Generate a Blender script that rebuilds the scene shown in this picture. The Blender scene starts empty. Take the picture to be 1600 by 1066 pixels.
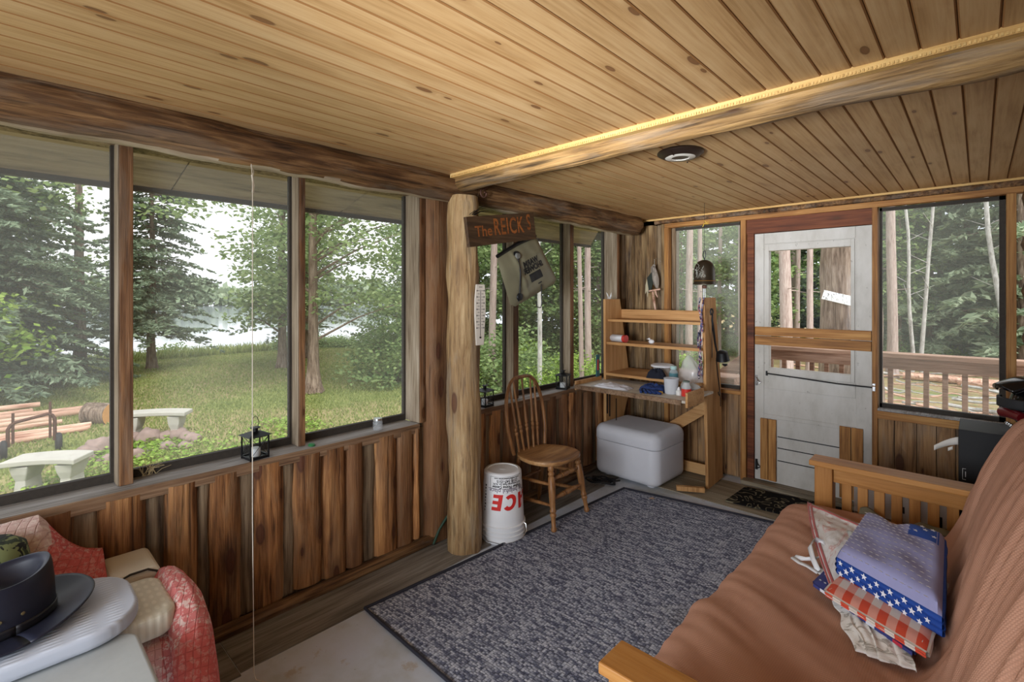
import bpy, bmesh, math, random
import numpy as np
from mathutils import Vector, Matrix, noise
PI = math.pi
SC = bpy.context.scene
COL = SC.collection
random.seed(7)

# ------------------------------------------------------------------ camera, sky, lamps, exposure
cam_d = bpy.data.cameras.new('camera')
cam = bpy.data.objects.new('camera', cam_d); COL.objects.link(cam)
cam.location = (0, 0, 1.45)
cam.rotation_euler = (PI / 2, 0, math.radians(43.32))
cam_d.sensor_width = 36; cam_d.lens = 17.415
cam_d.shift_y = -70 / 1600
cam_d.clip_start = 0.02; cam_d.clip_end = 2000
SC.camera = cam
SC.view_settings.view_transform = 'Standard'
SC.view_settings.look = 'None'
SC.view_settings.gamma = 1
SC.view_settings.use_curve_mapping = False
SC.view_settings.exposure = 0.22
SC.cycles.max_bounces = 10
SC.cycles.transparent_max_bounces = 24
SC.cycles.use_denoising = True
SC.cycles.sample_clamp_indirect = 6

W = bpy.data.worlds.new('overcast_sky'); SC.world = W
W.use_nodes = True
nt = W.node_tree
bg = nt.nodes['Background']
tc = nt.nodes.new('ShaderNodeTexCoord')
nz = nt.nodes.new('ShaderNodeTexNoise'); nz.inputs['Scale'].default_value = 2.2; nz.inputs['Detail'].default_value = 5
cr = nt.nodes.new('ShaderNodeValToRGB')
cr.color_ramp.elements[0].position = .35; cr.color_ramp.elements[0].color = (.80, .88, 1.0, 1)
cr.color_ramp.elements[1].position = .65; cr.color_ramp.elements[1].color = (1.0, 1.0, 1.0, 1)
nt.links.new(tc.outputs['Generated'], nz.inputs['Vector'])
nt.links.new(nz.outputs['Fac'], cr.inputs['Fac'])
nt.links.new(cr.outputs['Color'], bg.inputs['Color'])
bg.inputs['Strength'].default_value = 1.9

sun_d = bpy.data.lights.new('sun', 'SUN'); sun_d.energy = 3.2; sun_d.angle = math.radians(25); sun_d.color = (1, .96, .88)
sun = bpy.data.objects.new('sun', sun_d); COL.objects.link(sun)
sun.rotation_euler = (math.radians(38), 0, math.radians(75))

def area(name, loc, rot, sx, sy, power, color, spread=180):
    d = bpy.data.lights.new(name, 'AREA'); d.shape = 'RECTANGLE'; d.size = sx; d.size_y = sy; d.energy = power; d.color = color; d.spread = math.radians(spread)
    o = bpy.data.objects.new(name, d); COL.objects.link(o); o.location = loc; o.rotation_euler = rot
    return o
# added fill lamps behind the camera, standing in for window and doorway daylight
area('back_fill_lamp', (-.75, -1.50, 1.25), (math.radians(89), 0, math.radians(6)), 1.7, 1.1, 30, (.86, .93, 1), 110)
area('house_side_fill_lamp', (.28, -.95, 1.0), (0, math.radians(-90), 0), 1.7, .9, 11, (.94, .96, 1))

# added unseen fill lamp behind the camera, turned up to bounce off the ceiling
area('bounce_fill_lamp', (-.75, -.9, 1.35), (math.radians(101), 0, math.radians(8)), .5, .4, 10, (.94, .97, 1), 42)

# ------------------------------------------------------------------ helpers
def lin(c):
    return tuple(((v / 255) / 12.92 if v / 255 <= .04045 else ((v / 255 + .055) / 1.055) ** 2.4) for v in c) + (1,)

class NT:
    def __init__(s, name):
        s.m = bpy.data.materials.new(name); s.m.use_nodes = True
        s.t = s.m.node_tree; s.t.nodes.clear()
    def n(s, typ, out=0, props=None, **ins):
        nd = s.t.nodes.new('ShaderNode' + typ)
        for k, v in (props or {}).items(): setattr(nd, k, v)
        for k, v in ins.items():
            key = int(k[1:]) if k[0] == 'i' and k[1:].isdigit() else k.replace('_', ' ')
            sk = nd.inputs[key]
            if hasattr(v, 'is_output'): s.t.links.new(v, sk)
            else: sk.default_value = v
        return nd.outputs[out]
    def math(s, op, a, b=0.0, c=None, clamp=False):
        nd = s.t.nodes.new('ShaderNodeMath'); nd.operation = op; nd.use_clamp = clamp
        for i, v in enumerate((a, b, c)):
            if v is None: continue
            if hasattr(v, 'is_output'): s.t.links.new(v, nd.inputs[i])
            else: nd.inputs[i].default_value = v
        return nd.outputs[0]
    def ramp(s, fac, *stops):
        nd = s.t.nodes.new('ShaderNodeValToRGB')
        e = nd.color_ramp.elements
        while len(e) < len(stops): e.new(.5)
        for i, (p, c) in enumerate(stops):
            e[i].position = p; e[i].color = c if len(c) == 4 else lin(c)
        s.t.links.new(fac, nd.inputs[0]); return nd.outputs[0]
    def smooth(s, v, a, b):
        nd = s.t.nodes.new('ShaderNodeMapRange'); nd.interpolation_type = 'SMOOTHSTEP'
        s.t.links.new(v, nd.inputs[0]); nd.inputs[1].default_value = a; nd.inputs[2].default_value = b
        return nd.outputs[0]
    def mix(s, fac, a, b, blend='MIX'):
        nd = s.t.nodes.new('ShaderNodeMix'); nd.data_type = 'RGBA'; nd.blend_type = blend
        for sk, v in ((nd.inputs[0], fac), (nd.inputs[6], a), (nd.inputs[7], b)):
            if hasattr(v, 'is_output'): s.t.links.new(v, sk)
            else: sk.default_value = v
        return nd.outputs[2]
    def obj(s): return s.n('TexCoord', 'Object')
    def map(s, v, scale, loc=(0, 0, 0), rot=(0, 0, 0)):
        nd = s.t.nodes.new('ShaderNodeMapping'); s.t.links.new(v, nd.inputs[0])
        nd.inputs['Scale'].default_value = scale; nd.inputs['Location'].default_value = loc; nd.inputs['Rotation'].default_value = rot
        return nd.outputs[0]
    def isl(s): return s.n('NewGeometry', 'Random Per Island')
    def noise(s, v, scale=1, detail=4, rough=.55, dist=0):
        return s.n('TexNoise', 0, Vector=v, Scale=scale, Detail=detail, Roughness=rough, Distortion=dist)
    def bump(s, h, strength=.3, dist=.01):
        return s.n('Bump', 0, Strength=strength, Distance=dist, Height=h)
    def finish(s, color, rough=.6, bump=None, metal=0, spec=.4, **kw):
        nd = s.t.nodes.new('ShaderNodeBsdfPrincipled')
        for k, v in dict(Base_Color=color, Roughness=rough, Metallic=metal, Specular_IOR_Level=spec, **kw).items():
            sk = nd.inputs[k.replace('_', ' ')]
            if hasattr(v, 'is_output'): s.t.links.new(v, sk)
            else: sk.default_value = v
        if bump is not None: s.t.links.new(bump, nd.inputs['Normal'])
        return s.out(nd.outputs[0])
    def out(s, sh):
        o = s.t.nodes.new('ShaderNodeOutputMaterial'); s.t.links.new(sh, o.inputs[0]); return s.m

def plain(name, c, rough=.5, metal=0, spec=.4, var=.12, nscale=12, bump=0, **kw):
    t = NT(name); v = t.obj()
    nn = t.noise(v, nscale, 4)
    col = t.mix(nn, tuple(x * (1 - var) for x in lin(c)[:3]) + (1,), tuple(min(1, x * (1 + var)) for x in lin(c)[:3]) + (1,))
    return t.finish(col, rough, t.bump(nn, bump, .004) if bump else None, metal, spec, **kw)

AX = {'X': 0, 'Y': 1, 'Z': 2}
def wood(name, dark, mid, light, axis='Z', grain=45, along=1.6, rough=.6, bump=.25, island=.3, knots=0, kcol=(58, 34, 16), ksize=.16, broad=1.0, hue=None, kflat=None, kscale=(12., 4.2), streak=.35, gray=0, gcol=(132, 120, 106)):
    """stretched grain, dark streaks, broad tone patches, optional knots and gray weathering; each board (mesh island) gets its own tone"""
    t = NT(name); v = t.obj(); r = t.isl()
    off = t.n('CombineXYZ', 0, X=t.math('MULTIPLY', r, 37.), Y=t.math('MULTIPLY', r, 53.), Z=t.math('MULTIPLY', r, 71.))
    v2 = t.n('VectorMath', 0, {'operation': 'ADD'}, i0=v, i1=off)
    def sc(g, a): q = [float(g)] * 3; q[AX[axis]] = a; return q
    f = t.noise(t.map(v2, sc(grain * 2.4, along * 2.2)), 1, 5, .65, .5)
    b = t.noise(t.map(v2, sc(9, 1.6)), 1, 3, .5, .9)
    st = t.noise(t.map(v2, sc(grain * 1.5, along * .9), (3, 7, 1)), 1, 4, .6, .9)
    fac = t.math('ADD', t.math('MULTIPLY', f, .55), t.math('MULTIPLY', b, .45 * broad))
    col = t.ramp(fac, (.36, dark), (.49, mid), (.63, light))
    tone = t.math('ADD', t.math('MULTIPLY', r, island), 1 - island * .5)
    col = t.n('HueSaturation', 0, Value=tone, Color=col)
    if hue:
        col = t.mix(t.math('MULTIPLY', t.smooth(t.math('FRACT', t.math('MULTIPLY', r, 7.31)), .35, .8), .75), col, lin(hue))
    if gray:
        gm = t.math('MULTIPLY', t.smooth(t.noise(t.map(v2, sc(13, 2.6), (9, 2, 5)), 1, 4, .6, .6), .48, .64), gray)
        col = t.mix(gm, col, lin(gcol))
    if streak:
        col = t.mix(t.math('MULTIPLY', t.smooth(st, .56, .70), streak), col, tuple(x * .42 for x in lin(dark)[:3]) + (1,))
    if knots:
        sk = [kscale[0]] * 3; sk[AX[axis]] = kscale[1]
        vk = t.map(v2, sk)
        vo = t.t.nodes.new('ShaderNodeTexVoronoi'); vo.inputs['Scale'].default_value = 1
        if kflat:
            vo.voronoi_dimensions = '2D'
            c2 = [t.n('SeparateXYZ', i, Vector=vk) for i in range(3) if i != AX[kflat]]
            vk = t.n('CombineXYZ', 0, X=c2[0], Y=c2[1])
        t.t.links.new(vk, vo.inputs['Vector'])
        keep = t.math('LESS_THAN', t.n('SeparateColor', 0, Color=vo.outputs['Color']), knots)
        sz = t.math('ADD', t.math('MULTIPLY', t.n('SeparateColor', 1, Color=vo.outputs['Color']), ksize), .05)
        dd = t.math('DIVIDE', vo.outputs['Distance'], sz)
        k = t.math('SUBTRACT', 1, t.smooth(dd, .75, 1.05))
        ring = t.math('MULTIPLY', t.smooth(dd, .45, .8), .35)
        halo = t.math('SUBTRACT', 1, t.smooth(dd, .9, 2.4))
        col = t.mix(t.math('MULTIPLY', t.math('MULTIPLY', halo, keep), .45), col, lin(dark))
        kc = t.mix(ring, lin(tuple(min(255, int(c * 1.5)) for c in kcol)), lin(kcol))
        col = t.mix(t.math('MULTIPLY', t.math('MULTIPLY', k, keep), .9), col, kc)
    return t.finish(col, rough, t.bump(t.math('SUBTRACT', f, t.math('MULTIPLY', st, .6)), bump, .008), spec=.3)

class MB:
    """collects shapes, then builds ONE mesh object"""
    def __init__(s): s.v = []; s.f = []; s.mi = []; s.cur = 0
    def add(s, vs, fs):
        b = len(s.v); s.v += [tuple(p) for p in vs]
        s.f += [tuple(i + b for i in q) for q in fs]; s.mi += [s.cur] * len(fs); return s
    def box(s, lo, hi, M=None):
        x0, y0, z0 = lo; x1, y1, z1 = hi
        vs = [(x0, y0, z0), (x1, y0, z0), (x1, y1, z0), (x0, y1, z0), (x0, y0, z1), (x1, y0, z1), (x1, y1, z1), (x0, y1, z1)]
        if M is not None: vs = [M @ Vector(p) for p in vs]
        return s.add(vs, [(0, 3, 2, 1), (4, 5, 6, 7), (0, 1, 5, 4), (1, 2, 6, 5), (2, 3, 7, 6), (3, 0, 4, 7)])
    def bar(s, p0, p1, w, h, up=(0, 0, 1)):
        p0, p1 = Vector(p0), Vector(p1); d = p1 - p0; L = d.length; d.normalize()
        u = Vector(up)
        if abs(d.dot(u)) > .98: u = Vector((1, 0, 0))
        sx = d.cross(u).normalized(); u = sx.cross(d)
        M = Matrix((sx, d, u)).transposed().to_4x4(); M.translation = p0
        return s.box((-w / 2, 0, -h / 2), (w / 2, L, h / 2), M)
    def tube(s, pts, r, seg=10, cap=True, closed=False, jag=0, sd=0):
        pts = [Vector(p) for p in pts]; n = len(pts)
        rs = r if hasattr(r, '__len__') else [r] * n
        ring = []; up = None
        for i, p in enumerate(pts):
            if closed: d = pts[(i + 1) % n] - pts[i - 1]
            else: d = pts[min(i + 1, n - 1)] - pts[max(i - 1, 0)]
            if d.length < 1e-9: d = Vector((0, 0, 1))
            d.normalize()
            if up is None: up = Vector((0, 0, 1)) if abs(d.z) < .9 else Vector((1, 0, 0))
            a = d.cross(up)
            if a.length < 1e-4: a = d.cross(Vector((0, 1, 0)))
            a.normalize(); b = a.cross(d); up = b
            q = []
            for k in range(seg):
                an = 2 * PI * k / seg; rr = rs[i]
                if jag:
                    rr *= 1 + jag * noise.noise(Vector((math.cos(an) * 1.6 + sd, math.sin(an) * 1.6, i * .16 + sd * 3))) + jag * .5 * noise.noise(Vector((math.cos(an) * 5 + sd, math.sin(an) * 5, i * .4)))
                q.append(p + (a * math.cos(an) + b * math.sin(an)) * rr)
            ring.append(q)
        vs = [p for q in ring for p in q]; fs = []
        for i in range(n if closed else n - 1):
            j = (i + 1) % n
            for k in range(seg):
                k2 = (k + 1) % seg
                fs.append((i * seg + k, i * seg + k2, j * seg + k2, j * seg + k))
        if cap and not closed:
            fs.append(tuple(range(seg))[::-1]); fs.append(tuple((n - 1) * seg + k for k in range(seg)))
        return s.add(vs, fs)
    def lathe(s, prof, c=(0, 0, 0), seg=28, M=None, sx=1, sy=1):
        vs = []; fs = []; n = len(prof)
        for r, z in prof:
            for k in range(seg):
                a = 2 * PI * k / seg
                p = Vector((r * sx * math.cos(a), r * sy * math.sin(a), z))
                if M is not None: p = M @ p
                vs.append(p + Vector(c))
        for i in range(n - 1):
            for k in range(seg):
                k2 = (k + 1) % seg
                fs.append((i * seg + k, i * seg + k2, (i + 1) * seg + k2, (i + 1) * seg + k))
        if prof[0][0] > 1e-6: fs.append(tuple(range(seg))[::-1])
        if prof[-1][0] > 1e-6: fs.append(tuple((n - 1) * seg + k for k in range(seg)))
        return s.add(vs, fs)
    def grid(s, fn, nu, nv, wrap=False):
        vs = [fn(i / (nu - 1), j / (nv - 1)) for i in range(nu) for j in range(nv)]
        fs = [(i * nv + j, (i + 1) * nv + j, (i + 1) * nv + j + 1, i * nv + j + 1) for i in range(nu - 1) for j in range(nv - 1)]
        return s.add(vs, fs)
    def poly(s, pts): return s.add(pts, [tuple(range(len(pts)))])
    def prism(s, pts, d):
        n = len(pts); pts = [Vector(p) for p in pts]; d = Vector(d)
        return s.add(pts + [p + d for p in pts], [tuple(range(n))[::-1], tuple(range(n, 2 * n))] + [(i, (i + 1) % n, n + (i + 1) % n, n + i) for i in range(n)])
    def build(s, name, m, parent=None, smooth=False, bevel=0, bseg=2, sub=0, solid=0, loc=None, rz=0, weld=False):
        me = bpy.data.meshes.new(name)
        me.from_pydata(s.v, [], s.f)
        ms = m if isinstance(m, (list, tuple)) else [m]
        for x in ms: me.materials.append(x)
        if len(ms) > 1: me.polygons.foreach_set('material_index', s.mi)
        bm = bmesh.new(); bm.from_mesh(me)
        if weld: bmesh.ops.remove_doubles(bm, verts=bm.verts, dist=1e-5)
        bmesh.ops.recalc_face_normals(bm, faces=bm.faces)
        bm.to_mesh(me); bm.free()
        if smooth:
            me.polygons.foreach_set('use_smooth', [True] * len(me.polygons))
            try: me.set_sharp_from_angle(angle=math.radians(50))
            except Exception: pass
        o = bpy.data.objects.new(name, me); COL.objects.link(o)
        if parent is not None: o.parent = parent
        if loc is not None: o.location = loc
        if rz: o.rotation_euler = (0, 0, rz)
        if solid:
            md = o.modifiers.new('solid', 'SOLIDIFY'); md.thickness = solid; md.offset = 0
        if bevel:
            md = o.modifiers.new('bevel', 'BEVEL'); md.width = bevel; md.segments = bseg; md.limit_method = 'ANGLE'; md.angle_limit = math.radians(40)
        if sub:
            md = o.modifiers.new('sub', 'SUBSURF'); md.levels = sub; md.render_levels = sub
        return o

def tag(o, label, cat, group=None, kind=None):
    o['label'] = label; o['category'] = cat
    if group: o['group'] = group
    if kind: o['kind'] = kind
    return o
def thing(name, label, cat, loc=(0, 0, 0), rz=0, group=None):
    o = bpy.data.objects.new(name, None); COL.objects.link(o); o.location = loc; o.rotation_euler = (0, 0, rz); o.empty_display_size = .1
    return tag(o, label, cat, group)
def struct(o): o['kind'] = 'structure'; return o
def dup(root, loc, rz=0, scale=None, label=None, group=None):
    r = root.copy(); COL.objects.link(r); r.location = loc; r.rotation_euler = (0, 0, rz)
    if scale: r.scale = scale if hasattr(scale, '__len__') else (scale,) * 3
    if label: r['label'] = label
    if group: r['group'] = group
    for ch in list(root.children):
        c = ch.copy(); COL.objects.link(c); c.parent = r
        for g in list(ch.children):
            d = g.copy(); COL.objects.link(d); d.parent = c
    return r
def text_geo(body, size, bold=0, shear=0, spacing=1.0, align='CENTER', ext=0):
    cu = bpy.data.curves.new('t', 'FONT'); cu.body = body; cu.size = size; cu.offset = bold; cu.shear = shear
    cu.space_character = spacing; cu.align_x = align; cu.align_y = 'CENTER'; cu.extrude = ext; cu.resolution_u = 3
    ob = bpy.data.objects.new('t', cu); COL.objects.link(ob)
    me = bpy.data.meshes.new_from_object(ob)
    vs = [v.co.copy() for v in me.vertices]; fs = [tuple(p.vertices) for p in me.polygons]
    bpy.data.objects.remove(ob); bpy.data.curves.remove(cu); bpy.data.meshes.remove(me)
    return vs, fs
def place_text(mb, body, size, M, **kw):
    vs, fs = text_geo(body, size, **kw); mb.add([M @ v for v in vs], fs); return mb
def frame(o, x, y):
    """matrix with origin o, local x and y along the given world directions"""
    x = Vector(x).normalized(); y = Vector(y); y = (y - x * y.dot(x)).normalized(); z = x.cross(y)
    M = Matrix((x, y, z)).transposed().to_4x4(); M.translation = Vector(o); return M
def quads_obj(name, P, A, B, m, parent=None):
    """many small diamond leaves: centres P, half axes A (length) and B (width), numpy arrays"""
    n = len(P)
    V = np.empty((n, 4, 3), np.float32)
    V[:, 0] = P - A; V[:, 1] = P + B; V[:, 2] = P + A; V[:, 3] = P - B
    me = bpy.data.meshes.new(name)
    me.vertices.add(n * 4); me.vertices.foreach_set('co', V.ravel())
    me.loops.add(n * 4); me.loops.foreach_set('vertex_index', np.arange(n * 4, dtype=np.int32))
    me.polygons.add(n); me.polygons.foreach_set('loop_start', np.arange(0, n * 4, 4, dtype=np.int32))
    me.update(calc_edges=True); me.validate()
    me.materials.append(m)
    o = bpy.data.objects.new(name, me); COL.objects.link(o)
    if parent is not None: o.parent = parent
    return o

# ------------------------------------------------------------------ materials
M = {}
M['ceil'] = wood('ceiling_pine', (160, 122, 78), (184, 147, 101), (196, 162, 118), 'Y', grain=34, along=1.0, island=.12, knots=.17, kcol=(78, 52, 32), ksize=.12, bump=.08, rough=.5, kflat='Z', streak=.10, gray=.25, gcol=(206, 172, 128))
M['groove'] = plain('groove_stained_wood', (150, 106, 60), .8)  # brown stain collected in the board grooves
M['log'] = wood('peeled_log_along', (44, 28, 18), (100, 70, 44), (150, 114, 76), 'Y', grain=26, along=1.2, island=.1, knots=.22, ksize=.2, kcol=(52, 26, 16), bump=.9, rough=.6, streak=.7, gray=.35, kscale=(7, 2.0))
M['logx'] = wood('peeled_log_across', (56, 40, 24), (134, 102, 62), (178, 142, 92), 'X', grain=26, along=1.2, island=.1, knots=.25, ksize=.25, kcol=(52, 34, 22), bump=1.0, rough=.6, streak=.8, gray=.4, kscale=(7, 2.4))
M['underlit'] = wood('window_lit_underside', (128, 112, 92), (168, 150, 128), (190, 176, 154), 'Y', grain=24, along=1.4, bump=.5, streak=.3)  # pale tone paints window light onto the underside of the beams
M['post'] = wood('peeled_log_post', (96, 70, 46), (160, 128, 88), (192, 164, 122), 'Z', grain=22, along=1.4, island=.1, knots=.3, kcol=(62, 38, 24), ksize=.2, bump=1.0, rough=.6, streak=.6, gray=.4, kscale=(10, 3.2), gcol=(150, 138, 120))
M['slab'] = wood('rough_slab_siding', (70, 42, 24), (154, 104, 62), (202, 148, 94), 'Z', grain=24, along=1.5, island=.4, knots=.34, kcol=(56, 32, 20), ksize=.22, bump=.9, hue=(112, 78, 52), rough=.6, streak=.7, gray=.35, gcol=(146, 118, 90), kscale=(11, 3.6), kflat='X')
M['slabback'] = wood('gray_slab_back', (62, 48, 36), (116, 96, 74), (148, 128, 102), 'Z', grain=24, along=1.4, island=.3, bump=.7, rough=.8, streak=.5)
M['bark'] = wood('bark_slab', (52, 36, 22), (118, 92, 62), (162, 136, 98), 'Z', grain=20, along=1.3, island=.4, bump=1.0, rough=.85, knots=.2, ksize=.14, streak=.8, gray=.3)
M['pinebd'] = wood('vertical_pine_board', (84, 56, 32), (138, 102, 66), (168, 130, 88), 'Z', grain=26, along=1.3, island=.3, knots=.28, kcol=(54, 34, 22), ksize=.22, bump=.4, streak=.55, gray=.3, kscale=(9, 3.2), kflat='Y')
M['weather'] = wood('weathered_gray_wood_y', (112, 106, 100), (150, 146, 142), (176, 174, 172), 'Y', grain=50, along=1.5, island=.1, bump=.4, rough=.8)
M['weatherz'] = wood('weathered_gray_wood_z', (104, 88, 72), (142, 126, 106), (168, 154, 136), 'Z', grain=40, along=1.5, island=.1, bump=.4, rough=.8)
M['stud'] = wood('brown_stud', (74, 50, 34), (122, 86, 58), (154, 114, 78), 'Z', grain=30, along=1.5, island=.2, bump=.4, knots=.3, streak=.6, gray=.3, kflat='X')
M['sillface'] = wood('sill_front', (80, 58, 42), (126, 98, 74), (152, 126, 100), 'Y', grain=40, along=1.3, bump=.4)
M['trimx'] = wood('cedar_trim_x', (112, 72, 34), (160, 110, 58), (190, 142, 82), 'X', grain=36, along=1.2, bump=.25, island=.2)
M['trimz'] = wood('cedar_trim_z', (112, 72, 34), (160, 110, 58), (188, 140, 80), 'Z', grain=36, along=1.2, bump=.25, island=.25)
M['darkx'] = wood('dark_header_board', (66, 32, 16), (104, 54, 28), (132, 74, 40), 'X', grain=30, along=1.1, bump=.2, knots=.25)
M['yellowtrim'] = wood('yellow_pine_strip', (180, 140, 82), (200, 162, 100), (212, 178, 118), 'X', grain=40, along=2, bump=.2, streak=.15)
M['shelfwood'] = wood('shelf_board_z', (150, 104, 60), (190, 142, 90), (206, 162, 110), 'Z', grain=30, along=.9, bump=.15, island=.15, streak=.15)
M['shelfx'] = wood('shelf_board_x', (150, 104, 60), (190, 142, 90), (206, 162, 110), 'X', grain=30, along=.9, bump=.15, island=.15, streak=.15)
M['oak'] = wood('oak_chair', (100, 66, 38), (142, 98, 60), (166, 122, 78), 'Z', grain=26, along=1.3, bump=.12, island=.06, rough=.38, streak=.15)
M['oakseat'] = wood('oak_seat', (122, 84, 50), (166, 122, 78), (192, 150, 102), 'Y', grain=20, along=1.6, bump=.12, island=.06, rough=.4, streak=.15)
M['futonwood'] = wood('futon_wood', (148, 96, 44), (178, 122, 62), (190, 138, 78), 'X', grain=18, along=1.0, bump=.08, island=.12, rough=.4, streak=.15)
M['futonz'] = wood('futon_wood_z', (140, 90, 42), (168, 114, 58), (182, 128, 70), 'Z', grain=18, along=1.0, bump=.08, island=.12, rough=.4, streak=.15)
M['black'] = plain('black_metal', (22, 22, 24), .45, .3, var=.1)
M['dark'] = plain('dark_screen_frame', (58, 52, 46), .8, bump=.4, nscale=60, var=.35)
M['white'] = plain('white_plastic', (226, 226, 228), .42, nscale=8, var=.04)
M['chrome'] = plain('chrome', (190, 190, 190), .25, .9)

def screen_mat(name, veil, col):
    t = NT(name); v = t.obj()
    sp = t.noise(v, 40, 3)
    dust = t.math('ADD', veil, t.math('MULTIPLY', t.smooth(sp, .62, .75), .06))
    return t.out(t.n('MixShader', 0, i0=dust, i1=t.n('BsdfTransparent', 0, Color=(.94, .94, .94, 1)), i2=t.n('BsdfDiffuse', 0, Color=lin(col))))
M['screen_far'] = screen_mat('far_screen_mesh_lit', .27, (206, 208, 194))  # same mesh as the left screens, lightened to paint in light on it
M['screen'] = screen_mat('window_screen_mesh', .29, (182, 184, 178))
def glass_mat(name, gl=.06, col=(.97, .98, .98, 1)):
    t = NT(name)
    return t.out(t.n('MixShader', 0, i0=gl, i1=t.n('BsdfTransparent', 0, Color=col), i2=t.n('BsdfGlossy', 0, Roughness=.05)))
M['glass'] = glass_mat('clear_glass', .012)
def cloudy(name, col, k):
    t = NT(name)
    return t.out(t.n('MixShader', 0, i0=k, i1=t.n('BsdfTransparent', 0, Color=(.95, .95, .96, 1)), i2=t.n('BsdfPrincipled', 0, Base_Color=lin(col), Roughness=.15)))

# ceiling, floor
def m_floor():
    t = NT('painted_concrete'); v = t.obj()
    n1 = t.noise(v, 2.2, 5, .6); n2 = t.noise(v, 9, 6, .65)
    c = t.ramp(n1, (.35, (172, 172, 168)), (.5, (194, 199, 208)), (.65, (202, 208, 224)))
    c = t.mix(t.math('MULTIPLY', t.smooth(n2, .60, .68), .6), c, lin((168, 148, 122)))
    sp = t.noise(v, 70, 2); c = t.mix(t.math('MULTIPLY', t.smooth(sp, .72, .78), .6), c, lin((70, 60, 52)))
    return t.finish(c, .55, t.bump(n2, .25, .004))
M['floor'] = m_floor()
M['vinyl'] = wood('gray_vinyl_plank', (74, 68, 60), (116, 110, 102), (146, 142, 134), 'Y', grain=26, along=1.2, island=.15, bump=.1, rough=.5)
M['vinylx'] = wood('gray_vinyl_plank_x', (100, 88, 70), (136, 124, 104), (158, 148, 128), 'X', grain=26, along=1.2, island=.15, bump=.1, rough=.5)
def m_rug():
    t = NT('gray_loop_rug'); v = t.obj()
    vr = t.map(v, (1, 1, 1), rot=(0, 0, -.05))
    cell = t.map(vr, (78, 105, 1))
    row = t.n('TexVoronoi', 0, {'feature': 'F1', 'distance': 'CHEBYCHEV'}, Vector=cell, Scale=1, Randomness=.45)
    rnd = t.n('TexVoronoi', 1, {'feature': 'F1', 'distance': 'CHEBYCHEV'}, Vector=cell, Scale=1, Randomness=.45)
    band = t.noise(t.map(vr, (10, 62, 1)), 1, 1, .4)
    k = t.math('ADD', t.math('MULTIPLY', t.n('SeparateColor', 0, Color=rnd), .30), t.math('MULTIPLY', band, .70))
    c = t.ramp(k, (.36, (98, 102, 122)), (.47, (140, 144, 160)), (.56, (172, 176, 190)), (.70, (196, 199, 210)))
    c = t.mix(t.math('MULTIPLY', t.smooth(row, .30, .55), .75), c, lin((48, 50, 62)))
    st = t.noise(v, 1.7, 3); c = t.mix(t.math('MULTIPLY', t.smooth(st, .55, .75), .18), c, lin((130, 126, 106)))
    h = t.math('SUBTRACT', 1, row)
    return t.finish(c, .95, t.bump(h, .6, .005), spec=.1)
M['rug'] = m_rug()
M['rugedge'] = plain('rug_binding', (44, 44, 54), .9, var=.2, nscale=80)
def m_mat():
    t = NT('black_scroll_doormat'); v = t.obj()
    w = t.noise(t.map(v, (6, 6, 6)), 1, 2, .5, 1.2)
    ring = t.math('ABSOLUTE', t.math('SUBTRACT', t.math('FRACT', t.math('MULTIPLY', w, 6.)), .5))
    line = t.math('SUBTRACT', 1, t.smooth(ring, .05, .11))
    c = t.mix(line, lin((24, 23, 24)), lin((124, 116, 94)))
    return t.finish(c, .9, t.bump(t.noise(v, 300, 2), .5, .003), spec=.1)
M['doormat'] = m_mat()
def m_door():
    t = NT('worn_white_paint'); v = t.obj()
    n = t.noise(t.map(v, (5, 5, 2)), 1, 6, .65); sp = t.noise(t.map(v, (40, 40, 22)), 1, 3)
    c = t.ramp(n, (.3, (166, 161, 152)), (.5, (190, 186, 179)), (.7, (202, 199, 194)))
    c = t.mix(t.math('MULTIPLY', t.smooth(sp, .66, .74), .55), c, lin((96, 88, 78)))
    return t.finish(c, .5, t.bump(n, .1, .004))
M['door'] = m_door()
def m_cloth(name, c0, c1, sx=260, sy=260, strength=.5, ax=(0, 1), uv=False):
    t = NT(name); v = t.n('TexCoord', 'UV') if uv else t.obj()
    def wv(a): return t.n('TexWave', 1, {'wave_type': 'BANDS', 'bands_direction': 'XYZ'[a], 'wave_profile': 'SIN'}, Vector=v, Scale=(sx if a == ax[0] else sy) / 20, Distortion=1.2, Detail=1, Detail_Scale=.6)
    a = wv(ax[0]); b = wv(ax[1])
    n = t.noise(v, 4, 4)
    c = t.mix(n, lin(c0), lin(c1))
    wf = t.math('MULTIPLY', a, b)
    c = t.mix(t.math('MULTIPLY', t.smooth(wf, .15, .6), .3), c, lin(tuple(min(255, int(x * 1.12)) for x in c1)))
    return t.finish(c, .95, t.bump(wf, strength, .003), spec=.1)

# ------------------------------------------------------------------ room shell
XL, YF, XR, YB, ZC = -2.35, 4.10, .32, -1.60, 2.13
# floor slab, vinyl strips lie in it as one piece of flooring
m = MB(); m.box((-2.60, YB - .1, -.12), (XR + .12, YF + .1, 0)); m.cur = 1
def strip(m, x0, x1, y0, y1, z=.004): m.box((x0, y0, .0005), (x1, y1, z))
m.cur = 1
y = YB
for L in (1.05, 1.22, 1.35, 1.22, 1.0):
    strip(m, -2.348, -2.04 - .012 * (y + L) , y, min(y + L - .004, YF - .02)); y += L
m.cur = 2
for i, (y0, y1) in enumerate([(3.50, 3.66), (3.665, 3.82), (3.825, 3.98)]):
    strip(m, -2.05, -.2, y0, y1, .005)
struct(m.build('floor', [M['floor'], M['vinyl'], M['vinylx']]))

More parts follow.
